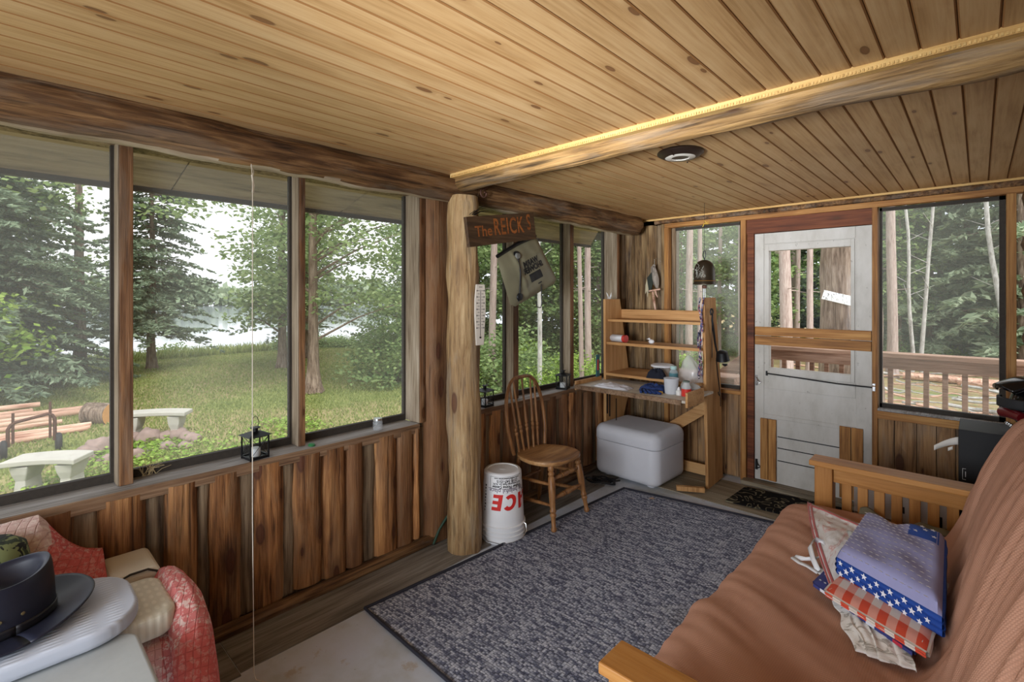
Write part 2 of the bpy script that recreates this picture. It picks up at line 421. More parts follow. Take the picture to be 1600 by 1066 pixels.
# ceiling: tongue-and-groove boards running away along y, grooves behind
m = MB(); m.box((-2.62, YB - .1, ZC + .012), (XR + .12, YF + .1, ZC + .06))
m.cur = 1
x = -2.56; pitch = .0788
while x < XR + .05:
    a, b = x + .001, x + pitch - .001
    for y0, y1 in ((YB, 1.86), (1.86, YF + .02)):
        n0 = len(m.v)
        prof = [(a, ZC + .012), (a, ZC + .003), (a + .0036, ZC), (b - .0036, ZC), (b, ZC + .003), (b, ZC + .012)]
        m.add([(p, y0, z) for p, z in prof] + [(p, y1, z) for p, z in prof],
              [(i, i + 1, i + 7, i + 6) for i in range(5)] + [(0, 6, 11, 5)[::-1], tuple(range(6)), tuple(range(6, 12))[::-1]])
        for q_ in (-8, -7, -5, -4): m.mi[q_] = 0
    x += pitch
struct(m.build('ceiling', [M['groove'], M['ceil']]))

def slab_panel(m, u0, u1, z0, z1, fn, pitch=.115, depth=.034, jit=.3, back=True, sd=0, seg=8):
    """rough slabs side by side; fn(u, z, d) -> world point (d = out of the wall into the room)"""
    rnd = random.Random(sd)
    u = u0; i = 0
    while u < u1 - .02:
        w = pitch * rnd.uniform(1 - jit, 1 + jit)
        e = min(u + w, u1); w = e - u
        rec = (i % 2 == 1) and rnd.random() < .75
        if rec: w *= rnd.uniform(.35, .6); e = u + w
        dd = depth * (rnd.uniform(.25, .5) if rec else rnd.uniform(.85, 1.25))
        zb = z0 + (0 if rec else rnd.uniform(-.004, .012)); nz_ = 14
        s1, s2 = rnd.uniform(0, 50), rnd.uniform(0, 50)
        vs = []; fs = []
        for j in range(nz_ + 1):
            z = zb + (z1 - zb) * j / nz_
            wl = .010 * noise.noise(Vector((s1, z * 5, 0))); wr = .010 * noise.noise(Vector((s2, z * 5, 3)))
            for k in range(seg + 1):
                t = k / seg
                hump = (1 - abs(2 * t - 1) ** 3.0) ** .6 if 0 < t < 1 else 0
                d = .002 + dd * hump + .004 * noise.noise(Vector((t * 3 + s1, z * 4, s2)))
                vs.append(fn(u - .004 + wl + (w + .008 + wr - wl) * t, z, max(d, .001)))
        for j in range(nz_):
            for k in range(seg):
                a = j * (seg + 1) + k
                fs.append((a, a + 1, a + seg + 2, a + seg + 1))
        fs.append(tuple(range(seg + 1)))
        m.cur = 1 if rec else 0
        m.add(vs, fs)
        u = e; i += 1
    m.cur = 1

# left wall below the sill: slabs; plus the full-height slabs beside the log post
m = MB(); m.cur = 1
m.box((-2.50, YB, 0), (-2.372, YF + .1, .685))
fnL = lambda u, z, d: (-2.372 + d, u, z)
slab_panel(m, YB, 1.71, .05, .69, fnL, sd=3)
slab_panel(m, 1.95, YF - .02, .05, .69, fnL, pitch=.10, sd=9)
m.cur = 1
m.box((-2.50, 1.752, 0), (-2.385, 2.05, 2.10))
m.box((-2.50, 3.90, 0), (-2.385, YF + .1, 2.10))
m.box((-2.55, YB, 2.045), (-2.36, YF + .1, 2.16))
slab_panel(m, 1.755, 1.94, 0, 2.06, lambda u, z, d: (-2.385 + d * 2.0, u, z), pitch=.19, jit=0, sd=5)
struct(m.build('wall_left', [M['slab'], M['slabback']], smooth=True))
m = MB(); m.tube([(-2.335, YB, .018), (-2.325, .2, .022), (-2.33, 1.2, .02), (-2.335, 2.0, .02), (-2.33, 3.0, .02), (-2.335, 3.9, .02)], .030, 8, jag=.5)
struct(m.build('baseboard_left', M['log'], smooth=True))

# far wall: lower boards, corner slabs, frame
m = MB(); m.cur = 1
m.box((-2.50, 4.125, 0), (-1.27, 4.20, .705)); m.box((-2.50, 4.125, .7), (-1.93, 4.20, 2.16)); m.box((-.53, 4.125, 0), (.32, 4.20, .70))
m.box((-2.5, 4.125, 2.06), (.32, 4.20, 2.16))
fnF = lambda u, z, d: (u, 4.125 - d, z)
m.cur = 0
slab_panel(m, -2.40, -1.99, 0.01, 2.08, lambda u, z, d: (u, 4.125 - d * 1.7, z), pitch=.105, depth=.036, sd=21)
for f in range(len(m.mi)):
    if m.mi[f] == 0: m.mi[f] = 2
nb = len(m.mi)
m.cur = 3
u = -1.99
rb = random.Random(4)
while u < -1.37:
    w = rb.uniform(.06, .10); m.box((u, 4.095, .02), (min(u + w - .004, -1.365), 4.125, .665)); u += w
u = -.495
while u < .31:
    w = rb.uniform(.08, .14); m.box((u, 4.09, .02), (min(u + w - .004, .32), 4.125, .640)); u += w
struct(m.build('wall_far', [M['slab'], M['slabback'], M['bark'], M['pinebd']], smooth=True))

# right (house) wall of horizontal logs, back wall with an opening added for light
m = MB()
for k in range(8):
    m.tube([(XR + .135, y_, .13 + .27 * k) for y_ in np.linspace(-.4, YF + .2, 20)], .145, 16, jag=.06, sd=k)
struct(m.build('wall_right', M['log'], smooth=True))
m = MB(); m.box((-2.5, YB - .1, 0), (XR + .2, YB, .68)); m.box((-2.5, YB - .1, 1.98), (XR + .2, YB, 2.16))
m.box((-2.5, YB - .1, .6), (-2.3, YB, 2.0)); m.box((.12, YB - .1, .6), (.4, YB, 2.0))
struct(m.build('wall_back', M['pinebd']))

# log header beams over the left windows, cross beam, post
def log(name, p0, p1, r0, r1, mat_, n=44, seg=26, jag=.10, sd=0, wob=.008, lit_under=False):
    p0, p1 = Vector(p0), Vector(p1); pts = []; rs = []
    for i in range(n + 1):
        t = i / n; p = p0.lerp(p1, t)
        w = Vector((noise.noise(Vector((t * 3, sd, 0))), noise.noise(Vector((t * 3, sd, 7))), noise.noise(Vector((t * 3, sd, 13))))) * wob
        pts.append(p + w); rs.append(r0 + (r1 - r0) * t + .006 * noise.noise(Vector((t * 9, sd, 3))))
    rs[0] *= .96; rs[-1] *= .93
    mm = MB(); mm.tube(pts, rs, seg, jag=jag, sd=sd)
    if lit_under:
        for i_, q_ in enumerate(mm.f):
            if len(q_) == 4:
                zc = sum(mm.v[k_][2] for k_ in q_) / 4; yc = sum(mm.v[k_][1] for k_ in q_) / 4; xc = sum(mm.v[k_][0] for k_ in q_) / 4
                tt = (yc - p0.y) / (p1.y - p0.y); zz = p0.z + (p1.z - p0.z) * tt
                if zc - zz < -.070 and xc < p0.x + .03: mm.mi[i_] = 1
        return struct(mm.build(name, [mat_, M['underlit']], smooth=True))
    return struct(mm.build(name, mat_, smooth=True))
log('trim_1', (-2.225, YB, 2.075), (-2.225, 1.985, 2.085), .098, .088, M['log'], sd=1, lit_under=True, seg=48, n=90, wob=.012, jag=.14)
log('trim_2', (-2.215, 1.99, 2.070), (-2.20, 3.90, 2.070), .080, .094, M['log'], sd=2, lit_under=True, seg=48, n=60, wob=.012, jag=.12)
log('trim_3', (-2.16, 1.86, 2.105), (XR + .1, 1.86, 2.125), .062, .066, M['logx'], sd=3, wob=.014, jag=.16)
log('trim_4', (-2.155, 1.885, 0), (-2.165, 1.885, 2.02), .098, .090, M['post'], sd=4, jag=.13, wob=.012)
m = MB(); m.box((-2.14, 1.768, ZC - .022), (XR + .05, 1.80, ZC + .004))
for i in range(230):
    x_ = -2.13 + i * .01; m.box((x_, 1.764, ZC - .020), (x_ + .005, 1.769, ZC - .012))
struct(m.build('trim_5', M['yellowtrim']))

# sill and studs of the left windows
m = MB(); m.cur = 0; m.box((-2.505, YB, .692), (-2.352, 1.712, .715)); m.box((-2.505, 2.0, .692), (-2.352, 3.86, .715))
m.cur = 1; m.box((-2.3655, YB, .665), (-2.343, 1.712, .7145)); m.box((-2.3655, 2.0, .665), (-2.343, 3.72, .7145))
struct(m.build('trim_6', [M['weather'], M['sillface']], bevel=.002))
def stud(k, y0, y1, x0=-2.505, x1=-2.41):
    mm = MB()
    mm.cur = 1; mm.box((x0, y0, .716), (x1 - .004, y0 + .006, 2.05))
    mm.cur = 0; mm.box((x0, y0 + .0061, .716), (x1, y1, 2.05))
    return struct(mm.build('trim_%d' % k, [M['stud'], M['weatherz']], bevel=.002))
stud(7, .345, .394); stud(8, 1.040, 1.075); stud(9, 2.572, 2.625); stud(10, 3.245, 3.292)
stud(11, 1.712, 1.752, -2.52, -2.35); stud(12, 3.86, 3.90, -2.52, -2.35); stud(13, 2.03, 2.075, -2.505, -2.36); stud(14, -.62, -.57)

def lwindow(k, y0, y1):
    mm = MB(); w = .011
    z0, z1 = .716, 2.05
    for lo, hi in (((-2.512, y0, z0), (-2.486, y1, z0 + .034)), ((-2.512, y0, z1 - .004), (-2.50, y1, z1)),
                   ((-2.512, y0, z0), (-2.485, y0 + w, z1)), ((-2.512, y1 - w, z0), (-2.485, y1, z1))):
        mm.box(lo, hi)
    o = struct(mm.build('window_%d' % k, M['dark']))
    s = MB(); s.poly([(-2.500, y0 + w, z0 + .04), (-2.500, y1 - w, z0 + .04), (-2.500, y1 - w, z1 - .03), (-2.500, y0 + w, z1 - .03)])
    s.build('screen', M['screen'], o)
lwindow(1, -.57, .345); lwindow(2, .394, 1.040); lwindow(3, 1.075, 1.712)
lwindow(4, 2.075, 2.572); lwindow(5, 2.625, 3.245); lwindow(6, 3.292, 3.86); lwindow(9, -1.55, -.62)

# far wall frame pieces
m = MB()
m.box((-2.03, 4.07, 2.045), (.32, 4.125, 2.083))
struct(m.build('trim_15', M['trimx'], bevel=.002))
m = MB(); m.tube([(x_, 4.085, 2.105) for x_ in np.linspace(-2.1, .3, 40)], .022, 8, jag=.35)
struct(m.build('trim_16', M['log'], smooth=True))
m = MB(); m.box((-2.2, 4.05, 2.117), (.3, 4.07, 2.131))
struct(m.build('trim_17', M['yellowtrim']))
def vtrim(k, x0, x1, y0=4.065, y1=4.125, z0=0, z1=2.045, mt='trimz'):
    mm = MB(); mm.box((x0, y0, z0), (x1, y1, z1)); return struct(mm.build('trim_%d' % k, M[mt], bevel=.002))
vtrim(18, -2.005, -1.965, z0=.0); vtrim(19, -1.365, -1.325); vtrim(20, -1.322, -1.272, 4.085, mt='darkx'); vtrim(21, -.522, -.492); vtrim(22, .115, .157, z0=.0)
m = MB(); m.box((-1.325, 4.08, 1.935), (-.522, 4.125, 2.045)); struct(m.build('trim_23', M['darkx'], bevel=.002))
m = MB(); m.box((-1.965, 4.062, .672), (-1.365, 4.20, .703)); struct(m.build('trim_24', M['trimx'], bevel=.002))
m = MB(); m.box((-.492, 4.05, .640), (.157, 4.105, .690)); struct(m.build('trim_25', M['trimx'], bevel=.002))
m = MB(); m.box((-.492, 4.06, .690), (.157, 4.20, .703)); struct(m.build('trim_26', M['weather'], bevel=.002))
m = MB(); m.box((-1.34, 3.995, .002), (-.48, 4.13, .034)); struct(m.build('trim_27', M['vinylx'], bevel=.003))
m = MB()
for k in range(8): m.tube([(.285, y_, .13 + .27 * k) for y_ in np.linspace(3.96, 4.13, 5)], [.10, .107, .107, .107, .107], 14, jag=.05, sd=k)
struct(m.build('trim_28', M['log'], smooth=True))

def fwindow(k, x0, x1, z0, z1, mt):
    mm = MB(); w = .028
    for lo, hi in (((x0, 4.13, z0), (x1, 4.165, z0 + w)), ((x0, 4.13, z1 - w * .8), (x1, 4.165, z1)),
                   ((x0, 4.13, z0), (x0 + w * .6, 4.165, z1)), ((x1 - w, 4.13, z0), (x1, 4.165, z1))): mm.box(lo, hi)
    o = struct(mm.build('window_%d' % k, M['dark']))
    if mt:
        r = MB(); r.box((x0, 4.125, z0), (x0 + .004, 4.20, z1)); r.build('reveal', M['weatherz'], o)
    s = MB(); s.poly([(x0, 4.145, z0), (x1, 4.145, z0), (x1, 4.145, z1), (x0, 4.145, z1)]); s.build('screen', M['screen_far'], o)
fwindow(7, -1.965, -1.365, .703, 2.045, True); fwindow(8, -.492, .115, .703, 2.045, True)

# door
dx0, dx1, dz0, dz1, dy = -1.268, -.524, .036, 1.932, 4.100
gx0, gx1, gz0, gz1 = -1.165, -.645, .905, 1.795
m = MB()
for lo, hi in (((dx0, dy, dz0), (dx1, dy + .04, gz0)), ((dx0, dy, gz1), (dx1, dy + .04, dz1)), ((dx0, dy, gz0), (gx0, dy + .04, gz1)), ((gx1, dy, gz0), (dx1, dy + .04, gz1))): m.box(lo, hi)
door = struct(m.build('door_1', M['door']))
m = MB()   # raised stiles, rails and the glazing bead
for lo, hi in (((dx0, dy - .006, dz0), (dx0 + .066, dy, dz1)), ((dx1 - .09, dy - .006, dz0), (dx1, dy, dz1)), ((dx0 + .07, dy - .006, gz1 + .055), (dx1 - .094, dy, dz1)),
               ((dx0 + .07, dy - .006, gz0 - .16), (dx1 - .094, dy, gz0 - .055)), ((dx0 + .07, dy - .006, .52), (dx1 - .094, dy, .55))): m.box(lo, hi)
for lo, hi in (((dx0 + .07, dy - .012, gz0 - .05), (gx0, dy, gz1 + .05)), ((gx1, dy - .012, gz0 - .05), (dx1 - .097, dy, gz1 + .05)),
               ((gx0 - .001, dy - .012, gz0 - .05), (gx1 + .001, dy, gz0)), ((gx0 - .001, dy - .012, gz1), (gx1 + .001, dy, gz1 + .05))): m.box(lo, hi)
m.build('panel_molding', M['door'], door, bevel=.003)
m = MB()
for z_ in (.30, .385, .205):
    m.box((dx0 + .16, dy - .0015, z_), (dx1 - .16, dy + .001, z_ + .007))
m.build('board_joint', M['black'], door)
m = MB(); m.poly([(gx0, dy + .02, gz0), (gx1, dy + .02, gz0), (gx1, dy + .02, gz1), (gx0, dy + .02, gz1)]); m.build('glass_pane', M['glass'], door)
m = MB(); m.box((dx0 + .008, dy - .032, 1.078), (dx1 - .002, dy - .0125, 1.146)); m.box((dx0 + .008, dy - .032, 1.150), (dx1 - .002, dy - .0125, 1.216)); m.build('crossboard', M['trimx'], door, bevel=.003)
for x0, x1, zt in ((dx0 + .045, dx0 + .155, .515), (dx1 - .185, dx1 - .05, .545)):
    m = MB(); m.box((x0, dy - .026, .05), ((x0 + x1) / 2 - .002, dy - .0065, zt)); m.box(((x0 + x1) / 2 + .002, dy - .026, .05), (x1, dy - .0065, zt)); m.build('patch_board', M['trimz'], door, bevel=.002)
m = MB(); m.tube([(dx0 + .09, dy - .018, .862), (dx1 - .2, dy - .02, .838), (dx1 + .01, dy - .018, .836)], .005, 8); m.box((dx0 + .082, dy - .02, .845), (dx0 + .094, dy - .005, .88)); m.build('closer_rod', M['black'], door, smooth=True)
m = MB(); m.box((dx1 + .004, 4.058, .815), (dx1 + .022, 4.066, .848)); m.box((dx1 + .004, 4.058, .852), (dx1 + .022, 4.066, .868)); m.build('latch_plate', M['chrome'], door, bevel=.002)
for z_ in (.79, .14):
    m = MB(); m.tube([(dx0 + .012, dy - .012, z_ + .04), (dx0 + .03, dy - .026, z_ + .01), (dx0 + .05, dy - .02, z_), (dx0 + .015, dy - .02, z_ - .02)], .0045, 8); m.box((dx0 + .005, dy - .012, z_ - .03), (dx0 + .022, dy - .006, z_ + .05)); m.build('hook', M['black'] if z_ < .5 else M['chrome'], door, smooth=True)

# plywood soffit of the eave outside the left windows
M['ply'] = wood('gray_plywood_soffit', (128, 110, 90), (164, 144, 122), (182, 164, 142), 'Y', grain=9, along=1.4, island=.1, bump=.2, rough=.85)
m = MB(); m.cur = 0
ys = [YB - .6, -.55, .67, 1.62, 2.75, 3.9]
for a, b in zip(ys[:-1], ys[1:]):
    be = b if b < 3.8 else 4.55
    m.add([(-2.50, a, 2.16), (-3.10, a, 2.010), (-3.10, be - .004, 2.010), (-2.50, b - .004, 2.16)], [(0, 1, 2, 3)])
    m.add([(-2.50, a, 2.175), (-3.10, a, 2.025), (-3.10, be - .004, 2.025), (-2.50, b - .004, 2.175)], [(3, 2, 1, 0)])
m.cur = 1; m.box((-3.135, YB - .6, 1.985), (-3.10, 4.55, 2.10))
struct(m.build('trim_29', [M['ply'], M['dark']]))
# roof deck above
m = MB(); m.add([(-3.15, YB - .7, 2.10), (.6, YB - .7, 2.95), (.6, 4.9, 2.95), (-3.15, 4.9, 2.10)], [(0, 1, 2, 3)])
struct(m.build('trim_30', M['dark'], solid=.03))

# ------------------------------------------------------------------ outdoors
GZ = -0.8
rng = np.random.default_rng(11)
def m_ground():
    t = NT('lawn_ground'); v = t.obj()
    a = t.noise(v, .35, 5, .6); b = t.noise(v, 2.2, 6, .65); f = t.noise(v, 26, 4, .7)
    c = t.ramp(t.math('ADD', t.math('MULTIPLY', b, .55), t.math('MULTIPLY', f, .45)), (.32, (96, 108, 56)), (.5, (132, 142, 80)), (.66, (166, 168, 108)))
    dirt = t.math('MULTIPLY', t.smooth(a, .42, .57), t.smooth(f, .2, .55))
    c = t.mix(t.math('MULTIPLY', dirt, .75), c, lin((176, 156, 122)))
    return t.finish(c, .95, t.bump(f, .6, .03), spec=.05)
def m_forest():
    t = NT('forest_floor'); v = t.obj()
    b = t.noise(v, .9, 5, .6); f = t.noise(v, 11, 6, .75)
    c = t.ramp(f, (.3, (110, 84, 64)), (.45, (172, 140, 112)), (.55, (146, 146, 100)), (.7, (200, 184, 162)))
    c = t.mix(t.math('MULTIPLY', t.smooth(b, .54, .66), .7), c, lin((112, 134, 78)))
    return t.finish(c, .95, t.bump(f, .8, .04), spec=.05)
def m_leaf(name, c0, c1, tr=.4):
    t = NT(name); r = t.isl()
    c = t.ramp(r, (0, c0), (1, c1))
    return t.out(t.n('MixShader', 0, i0=tr, i1=t.n('BsdfDiffuse', 0, Color=c), i2=t.n('BsdfTranslucent', 0, Color=c)))
M['lawn'] = m_ground(); M['ffloor'] = m_forest()
M['leaf'] = m_leaf('maple_leaf', (116, 142, 90), (176, 194, 138))
M['leafd'] = m_leaf('shrub_leaf', (108, 136, 86), (166, 186, 126))
M['leafy'] = m_leaf('bright_leaf', (124, 160, 66), (178, 200, 112))
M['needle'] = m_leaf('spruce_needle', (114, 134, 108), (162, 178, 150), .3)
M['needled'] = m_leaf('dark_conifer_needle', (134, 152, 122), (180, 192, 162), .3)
M['blade'] = m_leaf('grass_blade', (118, 136, 72), (176, 184, 118), .4)
M['bark_gray'] = wood('gray_tree_bark', (72, 58, 48), (124, 106, 92), (164, 146, 130), 'Z', grain=14, along=1.8, island=.1, bump=1.2, rough=.9)
M['bark_pine'] = wood('pinkish_pine_bark', (140, 120, 112), (168, 150, 142), (188, 172, 164), 'Z', grain=9, along=2.4, island=.1, bump=.8, rough=.9, streak=.2)
M['birch'] = wood('white_birch_bark', (130, 126, 120), (178, 175, 170), (200, 198, 194), 'Z', grain=6, along=3, island=.1, bump=.3, rough=.7, streak=.3)
M['cutlog'] = wood('debarked_log', (150, 104, 84), (204, 164, 142), (226, 194, 172), 'Y', grain=14, along=1.2, island=.25, bump=.6, rough=.8)
M['cutend'] = plain('sawn_log_end', (216, 160, 100), .8, var=.2, nscale=30)
M['concrete'] = plain('weathered_concrete', (186, 183, 174), .85, var=.16, nscale=9, bump=.3)
M['stone'] = plain('field_stone', (150, 130, 122), .85, var=.35, nscale=14, bump=.3)
M['deck'] = wood('stained_deck_rail', (112, 84, 68), (158, 126, 106), (186, 156, 136), 'X', grain=24, along=1.2, island=.15, bump=.2, rough=.7)
M['water'] = plain('lake_water', (150, 160, 170), .08, spec=.9, var=.05, nscale=.2)
M['rust'] = plain('rusty_pipe', (96, 66, 54), .7, .3, var=.25, nscale=20)
M['rubber'] = plain('black_tire', (44, 44, 46), .7)

# ground: lawn with a shallow crest before the lake, forest floor beyond the porch
def gh(x, y):
    d = max(0, -x - 21); h = GZ - min(1.9, d * .22)
    return h + .05 * noise.noise(Vector((x * .3, y * .3, 1)))
m = MB()
xs = np.concatenate([np.linspace(-40, -26, 8), np.linspace(-25, -2.6, 70)]); ys = np.linspace(-14, 40, 90)
m.add([(x, y, gh(x, y)) for x in xs for y in ys], [(i * len(ys) + j, (i + 1) * len(ys) + j, (i + 1) * len(ys) + j + 1, i * len(ys) + j + 1) for i in range(len(xs) - 1) for j in range(len(ys) - 1)])
o = m.build('lawn_ground', M['lawn'], smooth=True); struct(o)
m = MB(); m.poly([(-2.62, -14, GZ), (14, -14, GZ), (14, 70, GZ), (-2.62, 70, GZ)]); m.poly([(-14, 13, GZ + .03), (-2.6, 9, GZ + .03), (-2.6, 70, GZ + .03), (-40, 70, GZ + .03)])
struct(m.build('forest_ground', M['ffloor']))
m = MB(); m.poly([(-27, -150, -2.35), (-27, 320, -2.35), (-420, 320, -2.35), (-420, -150, -2.35)])
tag(m.build('lake', M['water']), 'pale lake water glinting beyond the lawn between the trees', 'lake', kind='stuff')
# far shore: a wooded ridge
def shore(name, x, y0, y1, h, n, label):
    P = np.stack([x + rng.uniform(-18, 0, n), rng.uniform(y0, y1, n), np.zeros(n)], 1)
    tall = h * (.75 + .25 * np.sin(P[:, 1] * .11) * np.sin(P[:, 1] * .037 + 2)) * rng.uniform(.75, 1.05, n)
    P[:, 2] = -2.3 + rng.random(n) ** .8 * tall
    d = rng.normal(size=(n, 3)); d /= np.linalg.norm(d, axis=1)[:, None]
    e = rng.normal(size=(n, 3)); e = np.cross(d, e); e /= np.linalg.norm(e, axis=1)[:, None]
    s = rng.uniform(.9, 2.0, n)[:, None]
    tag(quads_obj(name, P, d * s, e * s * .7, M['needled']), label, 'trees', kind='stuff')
shore('wooded_shore', -215, -60, 200, 14, 9000, 'hazy wooded far shore across the lake seen through left windows')

# --- tree builders
def rdir(n):
    d = rng.normal(size=(n, 3)); return d / np.linalg.norm(d, axis=1)[:, None]
def trunk_mb(h, r, lean=0, flare=1.5, n=16, seg=12, r1=.25, sd=0, wob=.06):
    pts = []; rs = []
    for i in range(n + 1):
        t = (i / n) ** 1.4
        pts.append((lean * t * h + wob * noise.noise(Vector((t * 4, sd, 0))) * (1 if i else 0), wob * noise.noise(Vector((t * 4, sd, 9))) * (1 if i else 0), t * h))
        rs.append(r * (1 + (flare - 1) * math.exp(-t * h / (r * 2.2))) * (1 - (1 - r1) * t))
    mm = MB(); mm.tube(pts, rs, seg, jag=.10, sd=sd); return mm
def spruce(name, h, rad, z0, tr, label, group=None, mt='needle', step=.20, bark='bark_gray', dens=1.0, sd=0, power=.75, leafk=1.0, cat='tree', hmax=None):
    root = thing(name, label, cat, group=group)
    mb = trunk_mb(h, tr, n=18, sd=sd, r1=.08)
    P, A, B = [], [], []
    z = z0
    while z < (hmax or h - .1):
        f = (z - z0) / (h - z0); L0 = rad * (1 - f) ** power + .08
        nb = int(5 + 3 * (1 - f))
        for k in range(nb):
            an = rng.uniform(0, 2 * PI); L = L0 * rng.uniform(.7, 1.12); zz = z + rng.uniform(-.1, .1)
            dr = np.array([math.cos(an), math.sin(an), 0]); sdv = np.array([-math.sin(an), math.cos(an), 0])
            n = max(3, int(L / .055 * dens))
            t = rng.uniform(.12, 1, n)
            rise = rng.uniform(-.05, .16); droop = rng.uniform(.18, .38)
            base = dr[None] * (t * L)[:, None]; base[:, 2] = zz + rise * t * L - droop * (t ** 2) * L * .8
            tw = (L * .34 * (1 - t) + .10) * rng.uniform(.3, 1, n)
            side = rng.choice([-1, 1], n)
            for q in range(4):
                u = rng.uniform(.1, 1, n)
                p = base + sdv[None] * (side * tw * u)[:, None]; p[:, 2] -= .12 * tw * u + rng.uniform(0, .05, n)
                p += dr[None] * (tw * u * .5)[:, None]
                a = (dr[None] * .6 + sdv[None] * side[:, None] * .8 + rng.normal(scale=.35, size=(n, 3))); a[:, 2] -= .15
                a /= np.linalg.norm(a, axis=1)[:, None]
                b = np.cross(a, np.array([0, 0, 1.])[None] + rng.normal(scale=.5, size=(n, 3))); b /= np.linalg.norm(b, axis=1)[:, None]
                s = rng.uniform(.05, .10, n)[:, None] * leafk
                P.append(p); A.append(a * s); B.append(b * s * .30)
            if k % 2 == 0:
                tip = Vector(dr * L * .8); mb.tube([(0, 0, zz), (tip.x * .5, tip.y * .5, zz + rise * L * .4 - droop * .12 * L), (tip.x, tip.y, zz + rise * .8 * L - droop * .5 * L)], [.016, .010, .004], 4)
        z += step * (1 - .35 * f)
    mb.build('trunk', M[bark], root, smooth=True)
    quads_obj('foliage', np.concatenate(P), np.concatenate(A), np.concatenate(B), M[mt], root)
    return root
def leafcloud(centres, per, spread, size, flat=.35):
    P = np.repeat(np.asarray(centres), per, 0); n = len(P)
    off = rng.normal(size=(n, 3)) * np.asarray(spread)[None]
    off[:, 2] *= flat
    P = P + off
    nrm = rdir(n) * .8 + np.array([0, 0, 1.]); nrm /= np.linalg.norm(nrm, axis=1)[:, None]
    a = np.cross(nrm, rdir(n)); a /= np.linalg.norm(a, axis=1)[:, None]; b = np.cross(nrm, a)
    s = rng.uniform(.7, 1.25, n)[:, None] * size
    return P, a * s, b * s * .75
def broadleaf(name, h, tr, crown, label, group=None, mt='leaf', ncl=160, per=34, size=.055, bark='bark_gray', sd=0, lean=0, flare=1.6, limbs=16, spread=.26):
    """crown = list of (cx, cy, cz, rx, ry, rz) lobes in tree coordinates"""
    root = thing(name, label, 'tree', group=group)
    mb = trunk_mb(h, tr, lean, flare, sd=sd)
    cs = []
    for (cx, cy, cz, rx, ry, rz) in crown:
        k = int(ncl * rx * ry * rz ** .5 / 2.5) + 6
        d = rdir(k) * (rng.random(k) ** .45)[:, None]
        cs.append(d * np.array([rx, ry, rz])[None] + np.array([cx, cy, cz])[None])
    cs = np.concatenate(cs)
    for c in cs[rng.permutation(len(cs))[:limbs]]:
        z = max(.8, min(h * .95, c[2] - .45 * math.hypot(c[0], c[1])))
        x0 = lean * z
        mid = ((c[0] + x0) * .5, c[1] * .5, (c[2] + z) * .5 + .1)
        mb.tube([(x0, 0, z), mid, tuple(c)], [tr * .28, tr * .16, .006], 6)
    mb.build('trunk', M[bark], root, smooth=True)
    P, A, B = leafcloud(cs, per, (spread, spread, spread), size)
    quads_obj('foliage', P, A, B, M[mt], root)
    return root

# left and centre: trees of the lawn
t = spruce('spruce_tree', 8.6, 2.0, 1.15, .125, 'slender spruce standing alone on the lawn, bare at its foot', sd=1, step=.15, dens=1.3, leafk=1.1); t.location = (-18.55, 3.5, GZ)
t = spruce('spruce_tree', 11, 3.3, .35, .15, 'big dense spruce farthest left on the lawn edge', sd=2, step=.17, dens=1.35, leafk=1.3); t.location = (-16.6, -.35, GZ)
dup(t, (-20.0, -.1, GZ), 2.1, .8, label='dense spruce half hidden behind the farthest left spruce')
t = broadleaf('maple_tree', 9, .15, [(0, -.5, 2.6, 1.2, 1.1, 1.5), (.3, -.7, 4.6, 1.2, .9, .9)], 'young broadleaf tree crowding the right side of the left spruces', mt='leafd', ncl=70, sd=4, size=.07); t.location = (-18.0, 1.75, GZ)
t = broadleaf('maple_sapling', 2.8, .04, [(0, 0, 1.35, .9, .8, 1.0)], 'bright green sapling in front of the big left spruce', mt='leafy', ncl=90, sd=5, size=.07, limbs=8); t.location = (-14.4, -.05, GZ)
t = broadleaf('maple_tree', 8, .13, [(.2, -.1, 3.0, 1.6, 1.4, 1.3), (.5, -.5, 1.9, 1.4, 1.2, .6), (0, .5, 4.8, 1.9, 1.5, 1.2)], 'green maple behind the cord with a trunk right beside the second stud', ncl=62, per=36, sd=6, size=.075); t.location = (-15.9, 6.35, GZ)
t = broadleaf('maple_tree', 9, .125, [(.9, .9, 2.3, 1.3, 1.3, .55), (.5, .7, 3.6, 1.6, 1.7, .7), (-.6, -1.0, 3.2, 1.0, 1.0, .8), (1.0, 1.9, 4.7, 1.4, 1.3, .6), (0, 0, 6, 2, 2, 1.2)], 'maple with a thin trunk and flared stump base in the third window', ncl=46, per=30, sd=7, size=.062, flare=2.2); t.location = (-11.42, 5.28, GZ)
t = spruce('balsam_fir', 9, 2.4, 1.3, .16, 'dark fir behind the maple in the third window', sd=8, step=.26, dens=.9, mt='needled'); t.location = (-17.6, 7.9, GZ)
t = broadleaf('lakeside_tree', 6.5, .12, [(0, 0, 3.6, 1.6, 1.5, 2.0), (.2, .5, 1.6, 1.7, 1.6, 1.0)], 'leafy tree at the right edge of the third window', mt='leafd', ncl=60, sd=9, size=.07); t.location = (-15.2, 10.6, GZ)
# overhead boughs of a maple that stands right beside the porch
t = broadleaf('porch_maple', 8, .16, [(-1.2, 2.1, 4.4, 1.7, 1.5, .7), (-2.4, 4.6, 4.25, 1.6, 1.7, .5), (-2.0, 7.0, 4.6, 1.5, 1.5, .5)], 'overhanging maple boughs along the top of the left windows', ncl=40, per=30, sd=12, size=.055, limbs=0); t.location = (-8.5, -1.9, GZ)
t = thing('pine_tree', 'pinkish pine trunk cut by the left edge of the photo', 'tree', (-9.6, -.04, GZ)); trunk_mb(11, .085, sd=31).build('trunk', M['bark_pine'], t, smooth=True)

